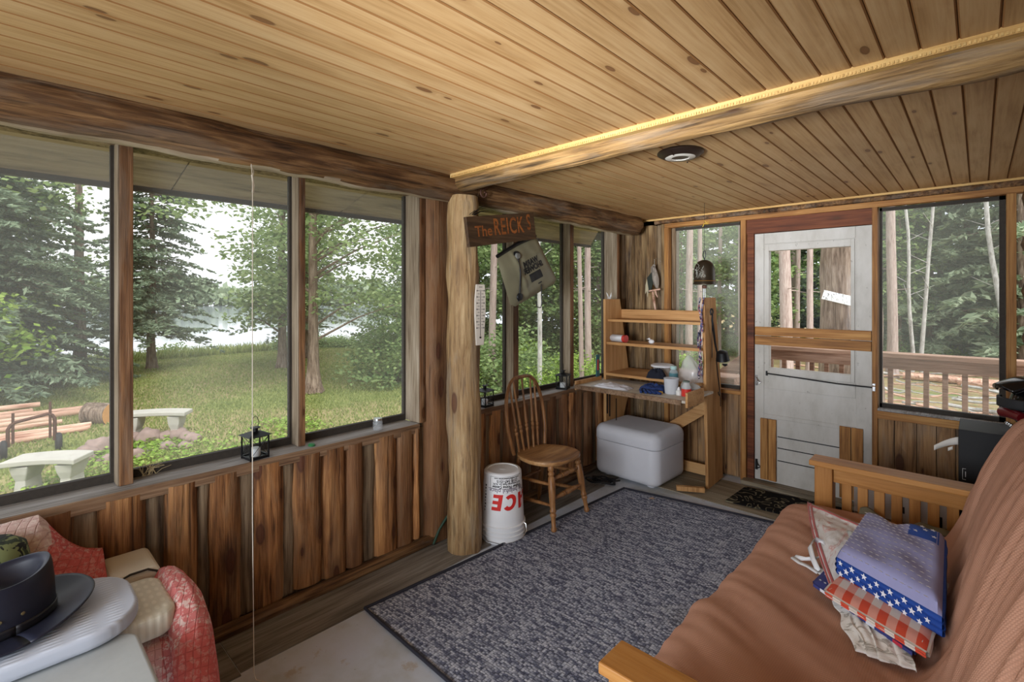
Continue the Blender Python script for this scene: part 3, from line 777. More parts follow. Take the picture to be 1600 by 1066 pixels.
# shrubs
def shrub(name, rad, h, label, group=None, mt='leafd', ncl=70, per=30, size=.05, cat='shrub'):
    root = thing(name, label, cat, group=group)
    d = rdir(ncl) * (rng.random(ncl) ** .4)[:, None]; d[:, 2] = np.abs(d[:, 2])
    cs = d * np.array([rad, rad, h])[None]
    P, A, B = leafcloud(cs, per, (.16, .16, .16), size, .6)
    P[:, 2] = np.maximum(P[:, 2], .01)
    quads_obj('foliage', P, A, B, M[mt], root)
    mb = MB()
    for c in cs[:10]: mb.tube([(c[0] * .1, c[1] * .1, 0), (c[0] * .5, c[1] * .5, c[2] * .6), tuple(c)], [.012, .008, .004], 5)
    mb.build('stem', M['bark_gray'], root)
    return root
s0 = shrub('lakeside_shrub', 1.0, .85, 'low green shrub on the lake bank behind the lawn', 'shrubs on the lake bank', mt='leafd')
first = True
rs = random.Random(5)
for i in range(13):
    y = 4.8 + i * .68 + rs.uniform(-.2, .2); x = -23.6 + .46 * max(0, i - 2) + rs.uniform(-.6, .6)
    o = s0 if first else dup(s0, (0, 0, 0)); first = False
    o.location = (x, y, gh(x, y) - .05); o.rotation_euler = (0, 0, rs.uniform(0, 6)); k = rs.uniform(.75, 1.15); o.scale = (k, k, k * rs.uniform(.7, 1.1))
s1 = shrub('woodland_shrub', 1.15, 1.7, 'leafy woodland shrub in the forest beyond the porch', 'woodland shrubs beyond the porch', ncl=110, per=34, size=.05)
s2 = shrub('woodland_shrub', 1.0, 1.0, 'leafy woodland shrub in the forest beyond the porch', 'woodland shrubs beyond the porch', mt='leafy', ncl=80, per=34, size=.045)
spots = []
for i in range(26): spots.append((rs.uniform(-16, -8.2), None, 0))
n = 0; used = {1: False, 2: False}
for ring, (d0, d1, cnt) in enumerate([(10.5, 13, 14), (13, 17, 20), (17, 24, 26)]):
    for i in range(cnt):
        az = math.radians(-58 + (58) * (i + rs.uniform(.1, .9)) / cnt)     # measured from +y towards -x
        d = rs.uniform(d0, d1); x, y = d * math.sin(az), d * math.cos(az)
        if -22 < math.degrees(az) < 3 and d < 19: continue
        if -30 < math.degrees(az) < 3 and d < 13.5: continue
        if math.degrees(az) < -50 and d < 12.5: continue
        src = s1 if rs.random() < .65 else s2; key = 1 if src is s1 else 2
        o = src if not used[key] else dup(src, (0, 0, 0)); used[key] = True
        k = rs.uniform(.7, 1.25) * (.62 if math.degrees(az) > -24 else 1)
        o.location = (x, y, GZ - .02); o.rotation_euler = (0, 0, rs.uniform(0, 6)); o.scale = (k, k, k * rs.uniform(.8, 1.1))

w0 = broadleaf('woodland_tree', 6.5, .07, [(0, 0, 2.2, 1.1, 1.1, .9), (.2, .1, 3.6, 1.3, 1.3, .9), (-.1, .2, 5.2, 1.2, 1.2, .9)], 'leafy understory tree among the pines beyond the porch', 'understory trees among the pines', mt='leafd', ncl=75, per=34, sd=14, size=.075, limbs=10)
for i, (x, y) in enumerate([(-12.6, 9.6), (-11.3, 11.9), (-9.9, 12.9), (-13.6, 12.6), (-12.2, 15.2), (-10.4, 15.3), (-8.6, 14.2), (-9.0, 17.0), (-14.8, 16.2), (-7.0, 15.4), (-5.2, 17.2), (-11.0, 18.8), (-3.4, 19.5), (-6.2, 19.6), (-15.5, 13.4), (-7.9, 19.2), (-1.9, 20.5)]):
    o = w0 if i == 0 else dup(w0, (0, 0, 0))
    k = rs.uniform(.8, 1.15); o.location = (x, y, GZ); o.rotation_euler = (0, 0, rs.uniform(0, 6)); o.scale = (k, k, k)

# forest trunks (pinkish pines), birches, distant conifers
p0 = thing('pine_tree', 'straight pinkish pine trunk in the forest beyond the porch', 'tree', group='pine trunks in the forest')
mb = trunk_mb(16, .19, sd=41, flare=1.3, n=22, seg=14)
for k in range(22):
    a = rs.uniform(0, 6.28); z = rs.uniform(2.2, 9); L = rs.uniform(.2, .8)
    mb.tube([(0, 0, z), (math.cos(a) * L, math.sin(a) * L, z + rs.uniform(-.05, .2))], [.014, .004], 5)
mb.build('trunk', M['bark_pine'], p0, smooth=True)
pines = [(-9.2, 9.0, .8), (-8.7, 9.3, .9), (-10.6, 11.2, .8), (-7.5, 10.9, .75), (-7.3, 12.6, .7), (-6.0, 13.7, .85), (-5.8, 14.0, .6), (-4.7, 14.3, 1.1), (-4.95, 15.6, .9),
         (-3.35, 13.1, 1.15), (-3.6, 16.5, .75), (-3.45, 17.5, .7), (-4.2, 17.6, .7), (-1.75, 17.2, 1.05), (-12.6, 14.0, .8), (-11.5, 16.5, .9), (-9.4, 14.2, .5), (-8.0, 16.0, .6), (-6.6, 17.5, .6), (-13.2, 12.0, .7),
         (-1.0, 22.5, .8), (-2.2, 24.0, .8), (-9.8, 19.0, .8), (-7.2, 21.0, .8), (-12.4, 20.0, .9), (-5.2, 21.5, .7), (.5, 25.0, .8), (-6.3, 8.9, .42), (-5.35, 9.75, .36)]
for i, (x, y, k) in enumerate(pines):
    o = p0 if i == 0 else dup(p0, (0, 0, 0))
    o.location = (x, y, GZ); o.rotation_euler = (rs.uniform(-.02, .02), rs.uniform(-.02, .02), rs.uniform(0, 6)); o.scale = (k * .66, k * .66, 1)
def birch(x, y, lean, r, label):
    b = thing('birch_tree', label, 'tree', (x, y, GZ)); mm = trunk_mb(13, r, lean, 1.2, sd=x * 3, wob=.2)
    for k in range(8):
        a = rs.uniform(0, 6.28); z = rs.uniform(2, 7); mm.tube([(lean * z, 0, z), (lean * z + math.cos(a) * .6, math.sin(a) * .6, z + .3)], [.012, .004], 5)
    mm.build('trunk', M['birch'], b, smooth=True)
birch(-1.42, 17.9, -.028, .05, 'leaning white birch just right of the pine in the right window')
birch(-1.15, 18.2, .045, .055, 'white birch tilting right in the middle of the right window')
birch(.40, 19.5, -.035, .075, 'thick white birch at the right side of the right window')
birch(-6.75, 8.0, -.012, .055, 'thin pale birch in the window behind the shower bag')
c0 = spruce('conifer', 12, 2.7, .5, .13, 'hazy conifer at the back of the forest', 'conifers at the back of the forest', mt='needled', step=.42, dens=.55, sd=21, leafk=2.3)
cn = [(-19, 15.5), (-16.5, 20), (-14.2, 24), (-11.6, 23.5), (-9.2, 25.5), (-6.6, 26), (-4.2, 27), (-1.8, 28), (.8, 27), (-21, 22), (-17, 27), (-13, 30), (-8, 31), (-3, 33), (2.5, 31), (-.3, 22.8), (1.9, 22.8), (-1.4, 24.6), (.6, 30.5), (-1.2, 21.6), (.9, 20.9), (-23.5, 18.5), (-5.4, 29.5)]
for i, (x, y) in enumerate(cn):
    o = c0 if i == 0 else dup(c0, (0, 0, 0))
    k = rs.uniform(.85, 1.2); o.location = (x, y, GZ); o.rotation_euler = (0, 0, rs.uniform(0, 6)); o.scale = (k, k, k)

# big trunk outside the door with a notice on it
t = thing('big_pine_tree', 'massive furrowed tree trunk close outside the door window', 'tree', (-1.20, 7.62, GZ))
mm = MB(); mm.tube([(0, 0, z) for z in np.linspace(0, 9, 60)], [.34 + .12 * math.exp(-z) - .012 * z for z in np.linspace(0, 9, 60)], 40, jag=.13, sd=5); mm.build('trunk', M['bark_gray'], t, smooth=True)
def m_notice():
    t = NT('notice_scrawl'); v = t.obj()
    n = t.noise(t.map(v, (60, 60, 22)), 1, 4, .7)
    return t.finish(t.mix(t.smooth(n, .55, .60), lin((232, 232, 230)), lin((120, 120, 124))), .6)
Mx = frame((-1.285, 7.26, 1.43), (.31, .02, -.085), (0, 0, 1))
m = MB(); m.box((-.16, -.058, -.012), (.16, .058, 0.0), Mx)
nb_ = m.build('notice_board', m_notice(), bevel=.004); tag(nb_, 'tilted white handwritten notice fixed to the big trunk outside the door', 'sign')

# lawn things
def bench(p, ends, seat_h, wid, label):
    root = thing('concrete_bench', label, 'bench', (0, 0, 0))
    a, b = Vector(ends[0]), Vector(ends[1]); d = (b - a).normalized(); n = Vector((-d.y, d.x, 0)); L = (b - a).length
    m = MB(); k = 14; top = []
    for i in range(k + 1):
        t = i / k; c = a.lerp(b, t) + n * (.10 * L * (4 * t * (1 - t)) - .05)
        top.append((c - n * wid / 2, c + n * wid / 2))
    outline = [x[0] for x in top] + [x[1] for x in reversed(top)]
    m.prism([(q.x, q.y, GZ + seat_h - .06) for q in outline], (0, 0, .06)); m.build('seat', M['concrete'], root, bevel=.012)
    for t in (.2, .8):
        c = a.lerp(b, t) + n * (.10 * L * (4 * t * (1 - t)) - .05)
        m = MB(); pr = [(.0, .085), (.05, .085), (.08, .06), (.20, .05), (.28, .075), (seat_h - .055, .09)]
        vs = []
        for z, hw in pr:
            for sx, sy in ((-1, -1), (1, -1), (1, 1), (-1, 1)):
                q = c + d * hw * sx + n * (wid * .42) * sy * (hw / .085) ** .4; vs.append((q.x, q.y, GZ + z - .02))
        fs = [(0, 3, 2, 1)] + [(i * 4 + k2, i * 4 + (k2 + 1) % 4, i * 4 + 4 + (k2 + 1) % 4, i * 4 + 4 + k2) for i in range(len(pr) - 1) for k2 in range(4)] + [tuple(range(len(vs) - 4, len(vs)))]
        m.add(vs, fs); m.build('leg', M['concrete'], root, bevel=.01)
    return root
bench(0, ((-7.98, .21, 0), (-7.55, .80, 0)), .42, .36, 'curved concrete bench nearest the window, bottom left of the lawn')
bench(0, ((-9.62, 1.42, 0), (-9.05, 2.2, 0)), .46, .30, 'curved concrete bench behind the ring of stones, right of the first stud')
stones = [(-9.0, .94, .13), (-9.15, 1.10, .17), (-9.3, 1.33, .16), (-9.38, 1.53, .13), (-9.25, 1.70, .17), (-9.18, 1.90, .12), (-9.1, 2.05, .14), (-8.92, 2.13, .11), (-8.72, .90, .11), (-8.58, 1.80, .10), (-8.45, 2.0, .09), (-8.75, 2.16, .12), (-8.50, 1.1, .10), (-8.4, 1.4, .12)]
sl = ['leftmost rounded stone of the fire ring', 'reddish round boulder second from the left in the fire ring', None, None, 'tall round boulder right of the first stud in the fire ring']
for i, (x, y, r) in enumerate(stones):
    m = MB(); 
    bmx = bmesh.new(); bmesh.ops.create_icosphere(bmx, subdivisions=3, radius=r)
    for v in bmx.verts:
        q = v.co.normalized(); v.co *= 1 + .35 * noise.noise(q * 1.3 + Vector((i * 3, 0, 0))) + .08 * noise.noise(q * 4); v.co.z *= .8
    bmx.verts.ensure_lookup_table()
    m.add([v.co + Vector((x, y, GZ + r * .55)) for v in bmx.verts], [tuple(v.index for v in f.verts) for f in bmx.faces]); bmx.free()
    o = m.build('fire_ring_stone', M['stone'], smooth=True)
    lb = sl[i] if i < len(sl) and sl[i] else 'rounded field stone in the fire ring on the lawn'
    tag(o, lb, 'stone', 'stones of the fire ring')
m = MB(); m.lathe([(.0, .012), (.30, .014), (.52, .0)], (-8.85, 1.5, GZ + .03), 24); tag(m.build('ash_bed', plain('gray_ash', (150, 142, 136), .95, var=.3, nscale=20)), 'gray ash in the middle of the fire ring', 'ash', kind='stuff')
logs = [(-10.6, -1.2, .72, .075, 0), (-10.75, -1.5, 1.18, .085, 0), (-11.0, -1.4, 1.22, .095, 0), (-11.65, -1.3, .9, .085, 0), (-12.0, -1.3, .80, .09, 0), (-12.35, -1.2, 1.22, .10, 0), (-12.7, -1.3, 1.28, .10, 0), (-13.1, -1.1, .60, .10, 0), (-13.4, -1.2, .72, .10, .06), (-13.8, -1.2, .4, .09, 0)]
for i, (x, y0, y1, r, dz) in enumerate(logs):
    m = MB(); m.cur = 0
    y0 += 0; a = rs.uniform(-.25, .25)
    r *= .52
    m.tube([(x + a * (t - 1) * .6, y0 + (y1 - y0) * t, GZ + r + dz + .02) for t in np.linspace(0, 1, 14)], [r * (1.05 - .15 * t) for t in np.linspace(0, 1, 14)], 14, jag=.08, sd=i)
    m.mi[-1] = m.mi[-2] = 1
    tag(m.build('cut_log', [M['cutlog'], M['cutend']], smooth=True), 'peeled log lying in the pile behind the wheeled frame', 'log', 'logs of the pile on the lawn')
m = MB(); m.tube([(-11.45, 1.22, GZ + .18), (-11.15, 1.50, GZ + .17)], [.19, .185], 18, jag=.06); m.mi[-1] = 1
tag(m.build('log_round', [M['bark_gray'], M['cutend']], smooth=True), 'short bark covered log round lying right of the log pile', 'log')
# wheeled pipe frame
root = thing('wheeled_frame', 'rusty pipe frame on two wheels in front of the log pile', 'cart', (0, 0, 0))
yA, yB_, xc = .20, .68, -9.78
m = MB(); m.tube([(xc, yA, GZ + .16), (xc, yA, GZ + .40), (xc, yA + .03, GZ + .46), (xc, yA + .08, GZ + .49), (xc, yB_ - .08, GZ + .55), (xc, yB_ - .03, GZ + .53), (xc, yB_, GZ + .47), (xc, yB_, GZ + .16)], .022, 10)
m.build('pipe', M['rust'], root, smooth=True)
for y in (yA + .05, yB_ - .05):
    m = MB(); m.tube([(xc, y, GZ + .2), (xc, y, GZ + .62 + (.1 if y > .4 else 0))], .016, 8); m.build('post', M['rust'], root, smooth=True)
for y in (yA - .04, yB_ + .04):
    m = MB(); Mr = Matrix.Rotation(PI / 2, 4, 'X'); m.lathe([(.04, -.03), (.11, -.035), (.13, -.015), (.13, .015), (.11, .035), (.04, .03)], (xc, y, GZ + .13), 20, Mr); m.build('wheel', M['rubber'], root, smooth=True)

# grass: blades over the near lawn, clover near the house, tall grass at the lake
def blades(name, n, xr, yr, h, label, mt='blade', w=.012):
    x = rng.uniform(*xr, n); y = rng.uniform(*yr, n)
    z = np.array([gh(a, b) for a, b in zip(x, y)])
    hh = h * rng.uniform(.5, 1.2, n)
    a = np.stack([rng.normal(scale=.35, size=n), rng.normal(scale=.35, size=n), np.ones(n)], 1) * (hh / 2)[:, None]
    th = rng.uniform(0, 2 * PI, n); b = np.stack([np.cos(th), np.sin(th), np.zeros(n)], 1) * w
    P = np.stack([x, y, z], 1) + a * .95
    tag(quads_obj(name, P, a, b, M[mt]), label, 'grass', kind='stuff')
blades('lawn_grass', 110000, (-22.5, -5.5), (-1, 11), .06, 'short lawn grass outside the left windows')
blades('tall_grass', 16000, (-25.5, -21.5), (0, 12), .55, 'tall grass along the lake bank behind the lawn', w=.02)
n = 16000; x = rng.uniform(-9.2, -5.2, n); y = rng.uniform(-.8, 4.0, n)
keep = (np.sin(x * 1.7 + 1) * np.cos(y * 2.3) + rng.normal(scale=.5, size=n)) > .1; x, y = x[keep], y[keep]; n = len(x)
P = np.stack([x, y, GZ + rng.uniform(.03, .12, n)], 1); nn = rdir(n) * .5 + np.array([0, 0, 1.]); a = np.cross(nn, rdir(n)); a /= np.linalg.norm(a, axis=1)[:, None]; b = np.cross(nn, a); b /= np.linalg.norm(b, axis=1)[:, None]
tag(quads_obj('clover_patch', P, a * .03, b * .026, M['leafy']), 'bright clover and weeds around the near bench and stones', 'clover', kind='stuff')

# deck railing outside the door and right window
root = thing('deck_railing', 'brown wooden deck railing with balusters outside the right window', 'railing', (0, 0, 0))
m = MB(); m.box((-1.62, 5.50, .905), (.9, 5.66, .945)); m.build('top_rail', M['deck'], root, bevel=.004)
m = MB(); m.box((-1.62, 5.56, .80), (.9, 5.60, .905)); m.build('side_rail', M['deck'], root, bevel=.004)
m = MB(); m.box((-1.62, 5.56, .10), (.9, 5.60, .17)); m.build('bottom_rail', M['deck'], root)
xb = -1.58
while xb < .85:
    m = MB(); m.box((xb - .019, 5.60, .10), (xb + .019, 5.638, .905)); m.build('baluster', M['deck'], root, bevel=.003); xb += .1245
root = thing('stair_railing', 'sloping deck stair handrail outside the window behind the shelf unit', 'railing', (0, 0, 0))
m = MB(); m.bar((-1.60, 5.60, .95), (-2.75, 5.60, .02), .05, .14); m.build('handrail', M['deck'], root, bevel=.004)
for k in range(6):
    xk = -1.72 - k * .16; zt = .95 - (-1.60 - xk) * .809 - .05
    m = MB(); m.box((xk - .02, 5.61, zt - .75), (xk + .02, 5.65, zt)); m.build('baluster', M['deck'], root)
m = MB(); m.box((-2.62, 4.95, .60), (-1.72, 5.25, .655)); m.cur = 0; m.box((-2.60, 4.97, -.8), (-1.74, 5.23, .60))
tag(m.build('planter_box', M['deck'], bevel=.005), 'brown wooden planter box outside, behind the shelf unit window', 'box')
m = MB(); m.box((-2.4, 4.20, -.16), (1.0, 5.68, -.06)); struct(m.build('floor_deck', M['deck']))
# slash on the forest floor: each limb of its own
rs2 = random.Random(8)
for i in range(84):
    x = rs2.uniform(-3.2, 1.6); y = rs2.uniform(7.4, 18); L = rs2.uniform(.7, 2.6); a = rs2.uniform(-.7, .7); r = rs2.uniform(.012, .035)
    m = MB(); m.tube([(x + L * math.cos(a) * t, y + L * math.sin(a) * t, GZ + .05 + r + .10 * math.sin(t * 3 + i) ** 2) for t in np.linspace(-.5, .5, 7)], [r * (1.1 - .5 * t) for t in np.linspace(0, 1, 7)], 6, jag=.2, sd=i)
    tag(m.build('fallen_branch', M['birch'] if i % 3 == 0 else M['cutlog'], smooth=True), 'fallen branch on the cleared ground behind the deck railing', 'branch', 'branches scattered behind the deck railing')
for i, (x0, x1, y, z) in enumerate([(-1.5, 2.0, 17.0, .10), (-.9, 1.8, 17.4, .30), (-.4, 1.4, 16.6, .12)]):
    m = MB(); m.tube([(x0 + (x1 - x0) * t, y + .1 * t, GZ + z) for t in np.linspace(0, 1, 8)], .09, 10, jag=.08, sd=i)
    tag(m.build('felled_log', M['cutlog'], smooth=True), ['lowest felled log behind the branches in the right window', 'topmost felled log behind the branches in the right window', 'nearest short felled log behind the branches in the right window'][i], 'log', 'felled logs beyond the deck')

# ------------------------------------------------------------------ rug, mat, floor odds
m = MB(); m.cur = 0
q = [(-2.058, 1.195), (-.50, 1.165), (-.50, 3.50), (-1.935, 3.275)]
def qp(u, v):
    a = Vector(q[0]).lerp(Vector(q[1]), u); b = Vector(q[3]).lerp(Vector(q[2]), u); return a.lerp(b, v)
def rugf(u, v):
    p = qp(u, v); e = min(u, v, 1 - u, 1 - v)
    return (p.x, p.y, .0065 + .009 * min(1, e * 60) + .0015 * noise.noise(Vector((p.x * 3, p.y * 3, 0))))
m.grid(rugf, 60, 80)
m.prism([(q[k][0], q[k][1], .0055) for k in range(4)], (0, 0, .003))
m.cur = 1
edge = []
for k in range(4):
    a, b = Vector(q[k]), Vector(q[(k + 1) % 4])
    edge += [tuple(a.lerp(b, t)) + (.0125,) for t in np.linspace(0, 1, 12)[:-1]]
rug = m.build('area_rug', [M['rug']], smooth=True)
tag(rug, 'large gray loop pile area rug lying across the floor', 'rug')
m = MB(); m.tube(edge, .008, 6, closed=True); m.build('binding', M['rugedge'], rug, smooth=True)
m = MB(); m.prism([(-1.30, 3.56, .0062), (-.60, 3.64, .0062), (-.60, 3.99, .0062), (-1.285, 3.93, .0062)], (0, 0, .010))
tag(m.build('doormat', M['doormat'], bevel=.004), 'black doormat with pale scroll pattern in front of the white door', 'doormat')
m = MB(); m.bar((-1.63, 3.50, .0335), (-1.46, 3.60, .0335), .035, .034); tag(m.build('wood_scrap', M['shelfwood'], bevel=.003), 'short pale wood scrap on the floor at the foot of the shelf side', 'scrap')
m = MB(); m.prism([(-1.70, 3.215, .018), (-1.672, 3.205, .024), (-1.665, 3.235, .018), (-1.685, 3.245, .022), (-1.702, 3.232, .018)], (0, 0, .0015)); tag(m.build('dry_leaf', plain('dry_leaf', (178, 150, 126), .8)), 'pale dry leaf lying on the rug before the cooler', 'leaf')
rr = random.Random(3)
pts = [(-2.13 + .09 * math.cos(t * 2.1) * (1 + .3 * math.sin(t * 5)), 3.24 + .06 * math.sin(t * 2.1 + .4) + .01 * t, .014 + .012 * abs(math.sin(t * 3.3))) for t in np.linspace(0, 9, 60)]
m = MB(); m.tube(pts, .006, 6); tag(m.build('black_cable', M['black'], smooth=True), 'tangled black cable on the floor left of the cooler', 'cable')
m = MB(); m.tube([(-2.30, 1.775, .012), (-2.303, 1.79, .03), (-2.305, 1.82, .08), (-2.295, 1.87, .14), (-2.292, 1.93, .19), (-2.285, 2.0, .205)], .008, 8)
tag(m.build('garden_hose', plain('green_hose', (42, 70, 54), .5), smooth=True), 'dark green hose end coming down beside the log post', 'hose')

# ------------------------------------------------------------------ cord, lanterns and small things of the left sill
M['cord'] = plain('white_cord', (206, 197, 182), .8)
m = MB(); m.tube([(-2.165, .742, 1.99), (-2.15, .742, 1.93), (-2.13, .735, 1.86), (-2.06, .71, 1.3), (-2.0, .69, .6), (-1.985, .69, .03), (-1.975, .695, .0085), (-1.93, .72, .008)], .0017, 6)
m.tube([(-2.168, .742, 1.985), (-2.160, .75, 1.96), (-2.150, .742, 1.935)], .0016, 5); m.tube([(-2.156, .742, 1.945), (-2.145, .744, 1.90), (-2.136, .738, 1.87)], .004, 6)
tag(m.build('pull_cord', M['cord'], smooth=True), 'thin white cord hanging from the log beam down to the floor', 'cord')
def lantern(label, loc, rz, s=1.0):
    root = thing('candle_lantern', label, 'lantern', loc, rz, 'black candle lanterns')
    w, h = .043 * s, .112 * s
    m = MB(); m.box((-w, -w, .0), (w, w, .008))
    for sx in (-1, 1):
        for sy in (-1, 1): m.box((sx * w - .003, sy * w - .003, 0), (sx * w + .003, sy * w + .003, h))
    for z in (.008, h - .006):
        m.box((-w, -w - .003, z), (w, -w + .003, z + .006)); m.box((-w, w - .003, z), (w, w + .003, z + .006)); m.box((-w - .003, -w, z), (-w + .003, w, z + .006)); m.box((w - .003, -w, z), (w + .003, w, z + .006))
    for k in range(4):
        R = Matrix.Rotation(k * PI / 2, 4, 'Z')
        m.tube([R @ Vector((-w, -w, .012)), R @ Vector((w, -w, h - .004))], .0013, 5); m.tube([R @ Vector((w, -w, .012)), R @ Vector((-w, -w, h - .004))], .0013, 5)
    m.build('frame', M['black'], root, bevel=.001)
    m = MB(); W2 = w * 1.32
    m.add([(-W2, -W2, h), (W2, -W2, h), (W2, W2, h), (-W2, W2, h), (-.014, -.014, h + .016), (.014, -.014, h + .016), (.014, .014, h + .016), (-.014, .014, h + .016)],
          [(0, 3, 2, 1), (0, 1, 5, 4), (1, 2, 6, 5), (2, 3, 7, 6), (3, 0, 4, 7), (4, 5, 6, 7)])
    m.lathe([(.012, h + .014), (.012, h + .030), (.022, h + .031), (.022, h + .034), (0, h + .037)], (0, 0, 0), 14)
    roof = m.build('roof', M['black'], root)
    m = MB(); m.tube([(0, -.012, h + .03), (0, -.016, h + .055), (0, -.009, h + .078), (0, 0, h + .084), (0, .009, h + .078), (0, .016, h + .055), (0, .012, h + .03)], .0015, 6); m.build('bail', M['black'], roof, smooth=True)
    m = MB()
    for sgn in (-1, 1):
        m.box((-w + .003, sgn * (w - .004) - .0006, .012), (w - .003, sgn * (w - .004) + .0006, h - .005)); m.box((sgn * (w - .004) - .0006, -w + .003, .012), (sgn * (w - .004) + .0006, w - .003, h - .005))
    m.build('glass', M['glass'], root)
    m = MB(); m.lathe([(0, .009), (.022, .009), (.022, .045), (.018, .047), (0, .045)], (0, 0, 0), 16); m.build('candle', M['white'], root, smooth=True)
    return root
lan = lantern('black candle lantern on the sill right where the white cord passes', (-2.395, .838, .7155), .12, .94)
dup(lan, (-2.405, 2.285, .7155), .1, 1.0, 'black candle lantern on the sill between the log post and chair back')
dup(lan, (-2.405, 3.14, .7155), .35, 1.05, 'black candle lantern on the sill in front of the last stud')
dup(lan, (-2.40, 5.09, .656), .2, 1.0, 'black candle lantern outside on the planter box, seen behind the shelves')
root = thing('glass_jar', 'small clear glass jar with lid on the sill of the third window', 'jar', (-2.41, 1.478, .7155), 0)
m = MB(); m.lathe([(0, .0), (.024, 0), (.026, .01), (.026, .045), (.022, .052)], (0, 0, 0), 18); m.build('jar_body', cloudy('jar_glass', (220, 224, 226), .25), root, smooth=True)
m = MB(); m.lathe([(0, .064), (.024, .063), (.025, .052), (.0, .052)], (0, 0, 0), 18); m.build('lid', M['chrome'], root, smooth=True)
m = MB(); m.lathe([(0, .0), (.016, 0), (.017, .006), (.012, .011), (0, .012)], (-2.385, 1.095, .7155), 10, sx=1.2); tag(m.build('green_cap', plain('green_plastic', (50, 120, 70), .5), smooth=True), 'tiny green plastic cap on the sill at the second stud', 'cap')

m = MB(); rt = random.Random(12)
for k in range(22):
    y_ = .435 + rt.uniform(0, .05); b_ = Vector((-2.482, y_, .7155)); h_ = rt.uniform(.02, .085); s_ = rt.uniform(-.06, .08)
    m.tube([b_, b_ + Vector((.004, s_ * .4, h_ * .7)), b_ + Vector((rt.uniform(-.005, .03), s_, h_ * rt.uniform(.6, 1.05)))], [.0012, .0010, .0006], 4)
tag(m.build('dry_grass', plain('dry_grass', (206, 190, 150), .9)), 'wispy dry grass tuft on the sill right of the first stud', 'grass', kind='stuff')

# ------------------------------------------------------------------ sign, shower bag, thermometer, beam hook
def m_sign():
    return wood('dark_sign_board', (40, 28, 18), (70, 50, 32), (92, 68, 46), 'Y', grain=26, along=1.2, bump=.3)
root = thing('name_sign', 'dark wooden name board with carved orange letters nailed to the log post', 'sign', (0, 0, 0))
Ms = frame((-2.045, 2.085, 1.85), (0, .56, .092), (0, -.09, .56))
m = MB(); m.box((-.285, -.086, -.012), (.285, .080, .012), Ms); m.build('board', m_sign(), root, bevel=.003)
m = MB(); Mt = Ms @ Matrix.Translation((0, 0, .0135))
place_text(m, 'The', .085, Mt @ Matrix.Translation((-.165, -.008, 0)), bold=.001)
place_text(m, 'REICK', .135, Mt @ Matrix.Translation((.045, .006, 0)) @ Matrix.Diagonal((.66, 1, 1, 1)), bold=.002, spacing=1.1)
place_text(m, "S", .135, Mt @ Matrix.Translation((.225, .018, 0)) @ Matrix.Diagonal((.66, 1, 1, 1)), bold=.002)
m.build('lettering', wood('orange_carved_wood', (104, 58, 26), (146, 84, 38), (170, 104, 52), 'Y', grain=30), root)
m = MB(); rt = random.Random(2)
for k in range(7):
    p = Vector((-2.06, 1.86 + rt.uniform(-.02, .02), 1.905)); d = Vector((rt.uniform(-.02, .02), rt.uniform(.05, .14), rt.uniform(.02, .07)))
    m.tube([p, p + d * .5 + Vector((0, 0, .01)), p + d], [.0022, .0018, .0008], 5)
tag(m.build('dry_twigs', M['black']), 'dry dark twigs tucked behind the top of the name sign', 'twigs')
# beam hook: a scroll under the beam joint
pts = [(-2.118 + .001 * k, 1.998 + .030 * (1 - k / 26) * math.cos(k * .38 + 1.2), 2.05 + .030 * (1 - k / 26) * math.sin(k * .38 + 1.2)) for k in range(22)][::-1]
m = MB(); m.tube(pts, .0055, 8); m.tube([pts[-1], (-2.12, 2.03, 2.095), (-2.12, 2.05, 2.12)], .0055, 8); tag(m.build('scroll_hook', M['rust'], smooth=True), 'rusty iron scroll hook on the beam joint above the name sign', 'hook')
# solar shower bag
root = thing('shower_bag', 'olive gray solar shower bag hanging tilted below the name sign', 'bag', (0, 0, 0))
A_, B_, C_, D_ = [Vector(p) for p in ((-2.10, 2.085, 1.692), (-2.10, 2.452, 1.842), (-2.10, 2.682, 1.552), (-2.10, 2.222, 1.372))]
def bagf(side):
    def f(u, v):
        p = A_.lerp(B_, u).lerp(D_.lerp(C_, u), v)
        c = Vector((-2.10, 2.37, 1.61))
        k = (2 * u - 1) ** 6 * .05 + (2 * v - 1) ** 6 * .05
        r = (max(0, abs(2 * u - 1) - .84) / .16) ** 2 * (max(0, abs(2 * v - 1) - .84) / .16) ** 2 * .17
        p = p.lerp(c, r)
        bulge = max(0, (1 - (2 * u - 1) ** 4) * (1 - (2 * v - 1) ** 4)) ** .7
        ridge = math.exp(-((u - .30 - .04 * v) / .045) ** 2) * .010 * min(1, 4 * v * (1 - v) + .2)
        wr = .007 * noise.noise(Vector((u * 3 + v * 2, v * 5, side))) + .004 * noise.noise(Vector((u * 9, v * 3, 4)))
        return p + Vector((side * (.022 * bulge + ridge + wr * bulge), 0, 0))
    return f
m = MB(); m.grid(bagf(1), 40, 40); m.grid(bagf(-1), 24, 24)
M['bag'] = plain('olive_gray_vinyl', (118, 114, 92), .45, var=.12, nscale=7)
bagb = m.build('bag_body', M['bag'], root, smooth=True)
ux = (C_ - D_).normalized(); uy = (A_ - D_); uy = (uy - ux * uy.dot(ux)).normalized()
def onbag(u, v, off=.004):
    return bagf(1)(u, v) + Vector((off, 0, 0))
def bagtext(mb, body, size, u0, v0, su, mirror=True):
    vs, fs = text_geo(body, size, bold=.0025, align='LEFT')
    out = []
    L = (C_ - D_).length; H = (A_ - D_).length
    for q in vs:
        if u0 - q.x / L < .33: pass
        out.append(onbag(u0 - q.x / L, v0 - q.y / H, .0025))     # reads from right to left: printed mirrored
    mb.add(out, fs)
m = MB(); bagtext(m, 'WARM', .054, .765, .375, 1); bagtext(m, 'SHOWER', .052, .83, .495, 1)
